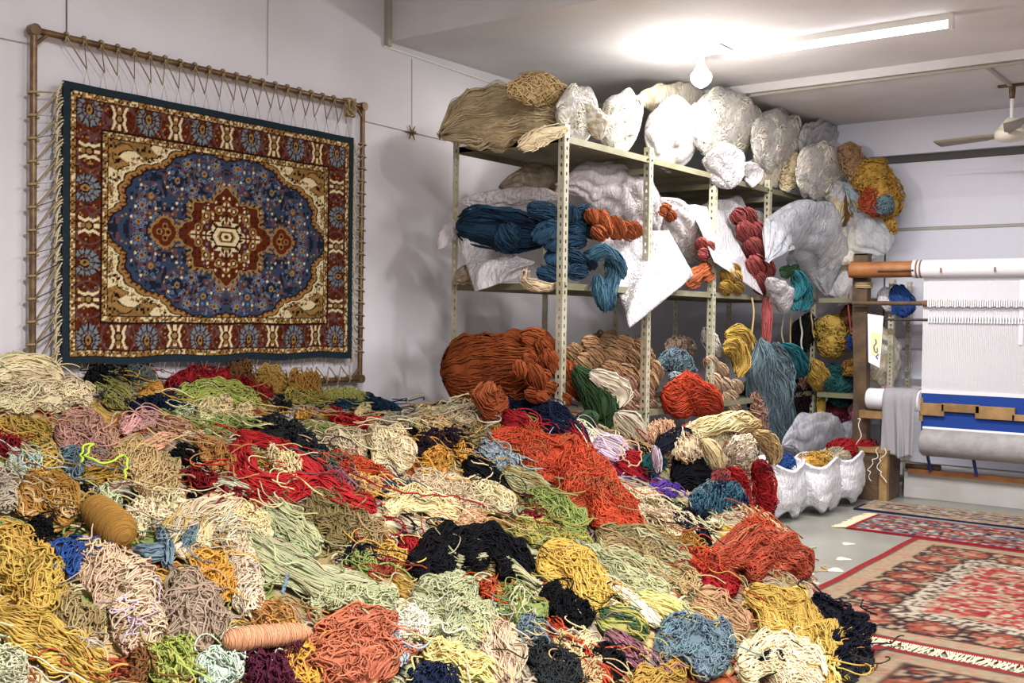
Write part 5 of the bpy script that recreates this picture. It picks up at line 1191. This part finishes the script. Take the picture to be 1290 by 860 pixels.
# rods through the warp
zr = 1.455; b = MB(); b.tube([(1.82, YL-.1, zr), (2.33, YL-.1, zr)], .017, 10); b.build('heddle_rod', M_WOODD, loom)
b = MB(); b.tube([(2.33, YL-.1, zr), (4.6, YL-.1, zr+.012)], .014, 10); b.build('heddle_rod', M_WOOD, loom)
for k in range(9):
    b = MB(); x0 = 2.335+.012*k if k < 3 else 0
    if k < 3: b.tube([(x0, YL-.1, zr), (x0+.008, YL-.1, zr)], .023, 10); b.build('binding', M_BAND, loom)
b = MB(); b.tube([(2.07, YL-.08, 1.335), (4.6, YL-.08, 1.345)], .009, 8); b.build('lease_rod', M_BLACK, loom)
# heddle loops around the rod
b = MB()
for i in range(150):
    x0 = 2.37+i*.0155; h = .024+.004*math.sin(i*1.7)
    b.box((x0, YL-.118, zr-h), (x0+.0105, YL-.084, zr+h*.9)); 
b.build('heddle_loops', M_WARP, loom, smooth=False, kind='stuff')
b = MB()
for i in range(120):
    x0 = 2.37+i*.0193; b.box((x0, YL-.094, 1.315), (x0+.013, YL-.068, 1.36))
b.build('lease_loops', M_WARP, loom, smooth=False, kind='stuff')
# warp threads: a fine sheet of threads from the roll to the cloth
b = MB()
for i in range(560):
    x0 = 2.33+i*.0042
    b.box((x0, YL-.075-.004*(i % 2), .8), (x0+.0030, YL-.072-.004*(i % 2), 1.66))
b.build('warp_threads', M_WARP, loom, smooth=False, kind='stuff')
# woven blue cloth, batten, grey lower roller
b = MB(); b.box((2.335, YL-.085, .50), (4.68, YL-.065, .815)); b.build('woven_cloth', M_BLUE, loom, smooth=False)
b = MB(); b.box((2.335, YL-.088, .805), (4.68, YL-.064, .83)); b.build('cloth_edge', M_WARP, loom, smooth=False)
prev = None
for x0, x1, z0, z1 in ((2.33, 2.50, .645, .735), (2.48, 2.74, .68, .74), (2.71, 2.97, .645, .735), (2.95, 3.22, .645, .69), (3.16, 3.5, .66, .745), (3.48, 3.9, .65, .7)):
    bo = boxobj('batten', (x0, YL-.112-.012*(hash(x0) % 2), z0), (x1, YL-.088, z1), M_WOODL, loom, bevel=.004)
b = MB(); b.box((2.325, YL-.105, .60), (2.35, YL-.06, .77)); b.build('batten_peg', M_WOODL, loom, smooth=False)
M_ROLL = mat('grey_roll', '#a19f9e', .8, bump=.3, bscale=60, c2='#8f8d8d', nscale=14)
b = MB(); b.tube([(2.345, YL-.09, .45), (2.36, YL-.09, .45), (4.68, YL-.09, .45)], [.085, .1, .1], 28); b.build('cloth_roll', M_ROLL, loom)
b = MB(); b.tube([(2.35, YL-.09, .552), (4.68, YL-.09, .552)], .012, 8); b.build('roll_edge', M_WARP, loom)
for xx in (2.31, 2.63, 3.3):
    b = MB(); b.tube([(xx+.03, YL+.02, .42), (xx+.06, YL+.06, .22)], .012, 8); b.build('blue_strut', mat('strut_blue', '#22286e', .5) if 'strut_blue' not in bpy.data.materials else bpy.data.materials['strut_blue'], loom)
b = MB(); b.box((2.20, 8.16, .19), (4.7, 8.235, .225)); b.build('foot_board', M_WOOD, loom, smooth=False)
b = MB(); b.tube([(2.17, 8.21, .235), (2.42, 8.21, .238)], [.022, .028], 10); b.build('foot_peg', M_WOODD, loom)
# white cloth roll on the left end with a grey cloth thrown over it
wr_ = thing('white_cloth_roll', (2.1, YL-.09, .63), 'roll of white cloth on the left end of the loom', 'cloth roll')
b = MB(); b.tube([(1.95, YL-.1, .745), (1.96, YL-.1, .745), (2.33, YL-.1, .745), (2.335, YL-.1, .745)], [.07, .078, .078, .07], 26); b.build('cloth', M_WARP, wr_)
b = MB(); b.box((1.9, YL-.14, .60), (2.12, YL+.0, .655)); b.build('support_block', M_WOODL, wr_, smooth=False)
gs, gt = np.meshgrid(np.linspace(0, 1, 34), np.linspace(0, 1, 40), indexing='ij')
L_ = gt*.62; th = np.clip((L_-.08)/.085, 0, math.pi*.6)
yy_ = np.where(L_ < .08, YL-.02-L_*.3, YL-.10-.088*np.sin(th)); zz_ = .745+.088*np.cos(th); zz_ = np.where(th >= math.pi*.5, .745-(L_-.08-.085*math.pi*.5), zz_); yy_ = np.where(th >= math.pi*.5, YL-.19, yy_)
xx_ = 2.085+.245*gs+.02*gt*np.sin(gs*5); yy_ = yy_-.014*np.sin(gs*13+2*gt)*gt-.012*np.sin(gs*23-3*gt)*gt; zz_ = np.where(gt > .95, zz_+.012*np.sin(gs*9), zz_)
b = MB(); b.grid(np.stack([xx_, yy_, zz_], -1)); o = b.build('draped_cloth', mat('grey_cloth', '#8f8d92', .9, bump=.2, bscale=90)); tag(o, 'grey cloth thrown over the white cloth roll', 'cloth')
md = o.modifiers.new('thick', 'SOLIDIFY'); md.thickness = .004
# chest
ch = thing('wooden_chest', (2.0, 8.0, 0), 'old wooden chest under the left end of the loom', 'chest')
for k, (z0, z1) in enumerate(((0, .12), (.122, .24), (.242, .355))):
    boxobj('plank', (1.86, 7.86, z0), (2.13, 7.885, z1), M_WOODD, ch); boxobj('plank', (2.105, 7.885, z0), (2.13, 8.2, z1), M_WOODD, ch)
boxobj('lid', (1.84, 7.84, .356), (2.15, 8.22, .38), M_WOODL, ch); boxobj('corner_post', (2.09, 7.845, 0), (2.145, 7.9, .355), M_WOODL, ch)
# white strings on the chest
for i, (x0, y0) in enumerate(((1.93, 7.83), (2.05, 7.83), (2.12, 7.83))):
    tt = np.linspace(0, 1, 24); P = np.stack([x0+.02*np.sin(tt*6+i), y0-.006+0*tt, .60-.36*tt+.03*np.sin(tt*9)], 1) if i == 0 else np.stack([x0+.03*np.sin(tt*5+i), y0-.006+.0*tt, .40-.24*tt], 1)
    mb = MB(); mb.tube(P+np.stack([.012*np.sin(tt*23+i*2), 0*tt, .01*np.sin(tt*17)], 1), .0032, 5, K['white']); tag(mb.build('white_string', M_YARN), ['looped white string hanging in front of the loom post', 'white string dangling down the chest front', 'white string dangling at the chest corner'][i], 'string')
# blue hank and paper tag on the post
Y('yarn_hank', 'royal', 'skein', '1126,358,8 1134,372,13 1140,392,15 1142,400,9', 'royal blue hank hanging behind the loom rod', y=YL+.12, thick=.6, group='yarn on the loom')
BAG('1112,362,10 1118,376,13 1124,392,9', 'white plastic bag behind the loom post', P_WHITE, y=YL+.14, thick=.6, group='bags at the loom')
tg = thing('paper_tag', tuple(at(1100, 428, 1, YL-.075)), 'white paper tag with yellow patch and blue marks on the loom post', 'paper')
def quad(pts, yv, m, nm):
    b = MB(); P = [at(px, py, 1, yv) for px, py in pts]; V = P+[p+np.array([0, .003, 0]) for p in P]
    b.add(V, [(0, 1, 2, 3), (7, 6, 5, 4), (0, 4, 5, 1), (1, 5, 6, 2), (2, 6, 7, 3), (3, 7, 4, 0)]); return b.build(nm, m, tg, smooth=False)
quad([(1093, 395), (1113, 398), (1108, 463), (1094, 456)], YL-.075, M_PAPER, 'sheet')
quad([(1097, 418), (1110, 420), (1107, 450), (1098, 446)], YL-.079, mat('yellow_print', '#efdca0', .8), 'yellow_patch')
b = MB(); pm = mat('blue_ink', '#2b4b9a', .7)
for pts in ([(1104, 432), (1101, 436), (1102, 442), (1105, 444), (1105, 438)], [(1107, 446), (1104, 449), (1106, 452)], [(1103, 427), (1104, 432)]):
    b.tube(resample([at(px, py, 1, YL-.081) for px, py in pts], 14), .004, 4)
b.build('blue_mark', pm, tg)
# paper label taped on the warp
M_TAPE = mat('tape', '#cfcdd2', .5)
b = MB(); b.box((2.975, YL-.085, 1.17), (3.005, YL-.082, 1.62)); o = b.build('tape_strip', M_TAPE, smooth=False); tag(o, 'pale strip of tape hanging on the warp threads', 'tape')
# flat pale patches on the floor
M_PATCH = mat('pale_patch', '#bdbab0', .7)
for i, (px, py, w_, h_) in enumerate(((1068, 685, .07, .03), (1062, 704, .08, .03), (1052, 718, .08, .035))):
    c = at(px, py, 2, 0.0); b = MB(); th = np.linspace(0, 2*np.pi, 14, endpoint=False); R = 1+.25*np.sin(th*3+i)
    V = np.stack([c[0]+w_*R*np.cos(th)*.5, c[1]+h_*R*np.sin(th)*1.5, np.full(14, .0016)], 1)
    o_ = b.n; b.add(np.vstack([c+np.array([0, 0, .0018]), V]), []); b.t += [(0, 1+q, 1+(q+1) % 14) for q in range(14)]
    tag(b.build('floor_patch', M_PATCH, smooth=False), ['flat pale scrap on the floor towards the narrow grey carpet', 'flat pale scrap on the floor between two other scraps', 'flat pale scrap on the floor next to the rust red tangle'][i], 'scrap', 'pale scraps on the floor')
if False: pass
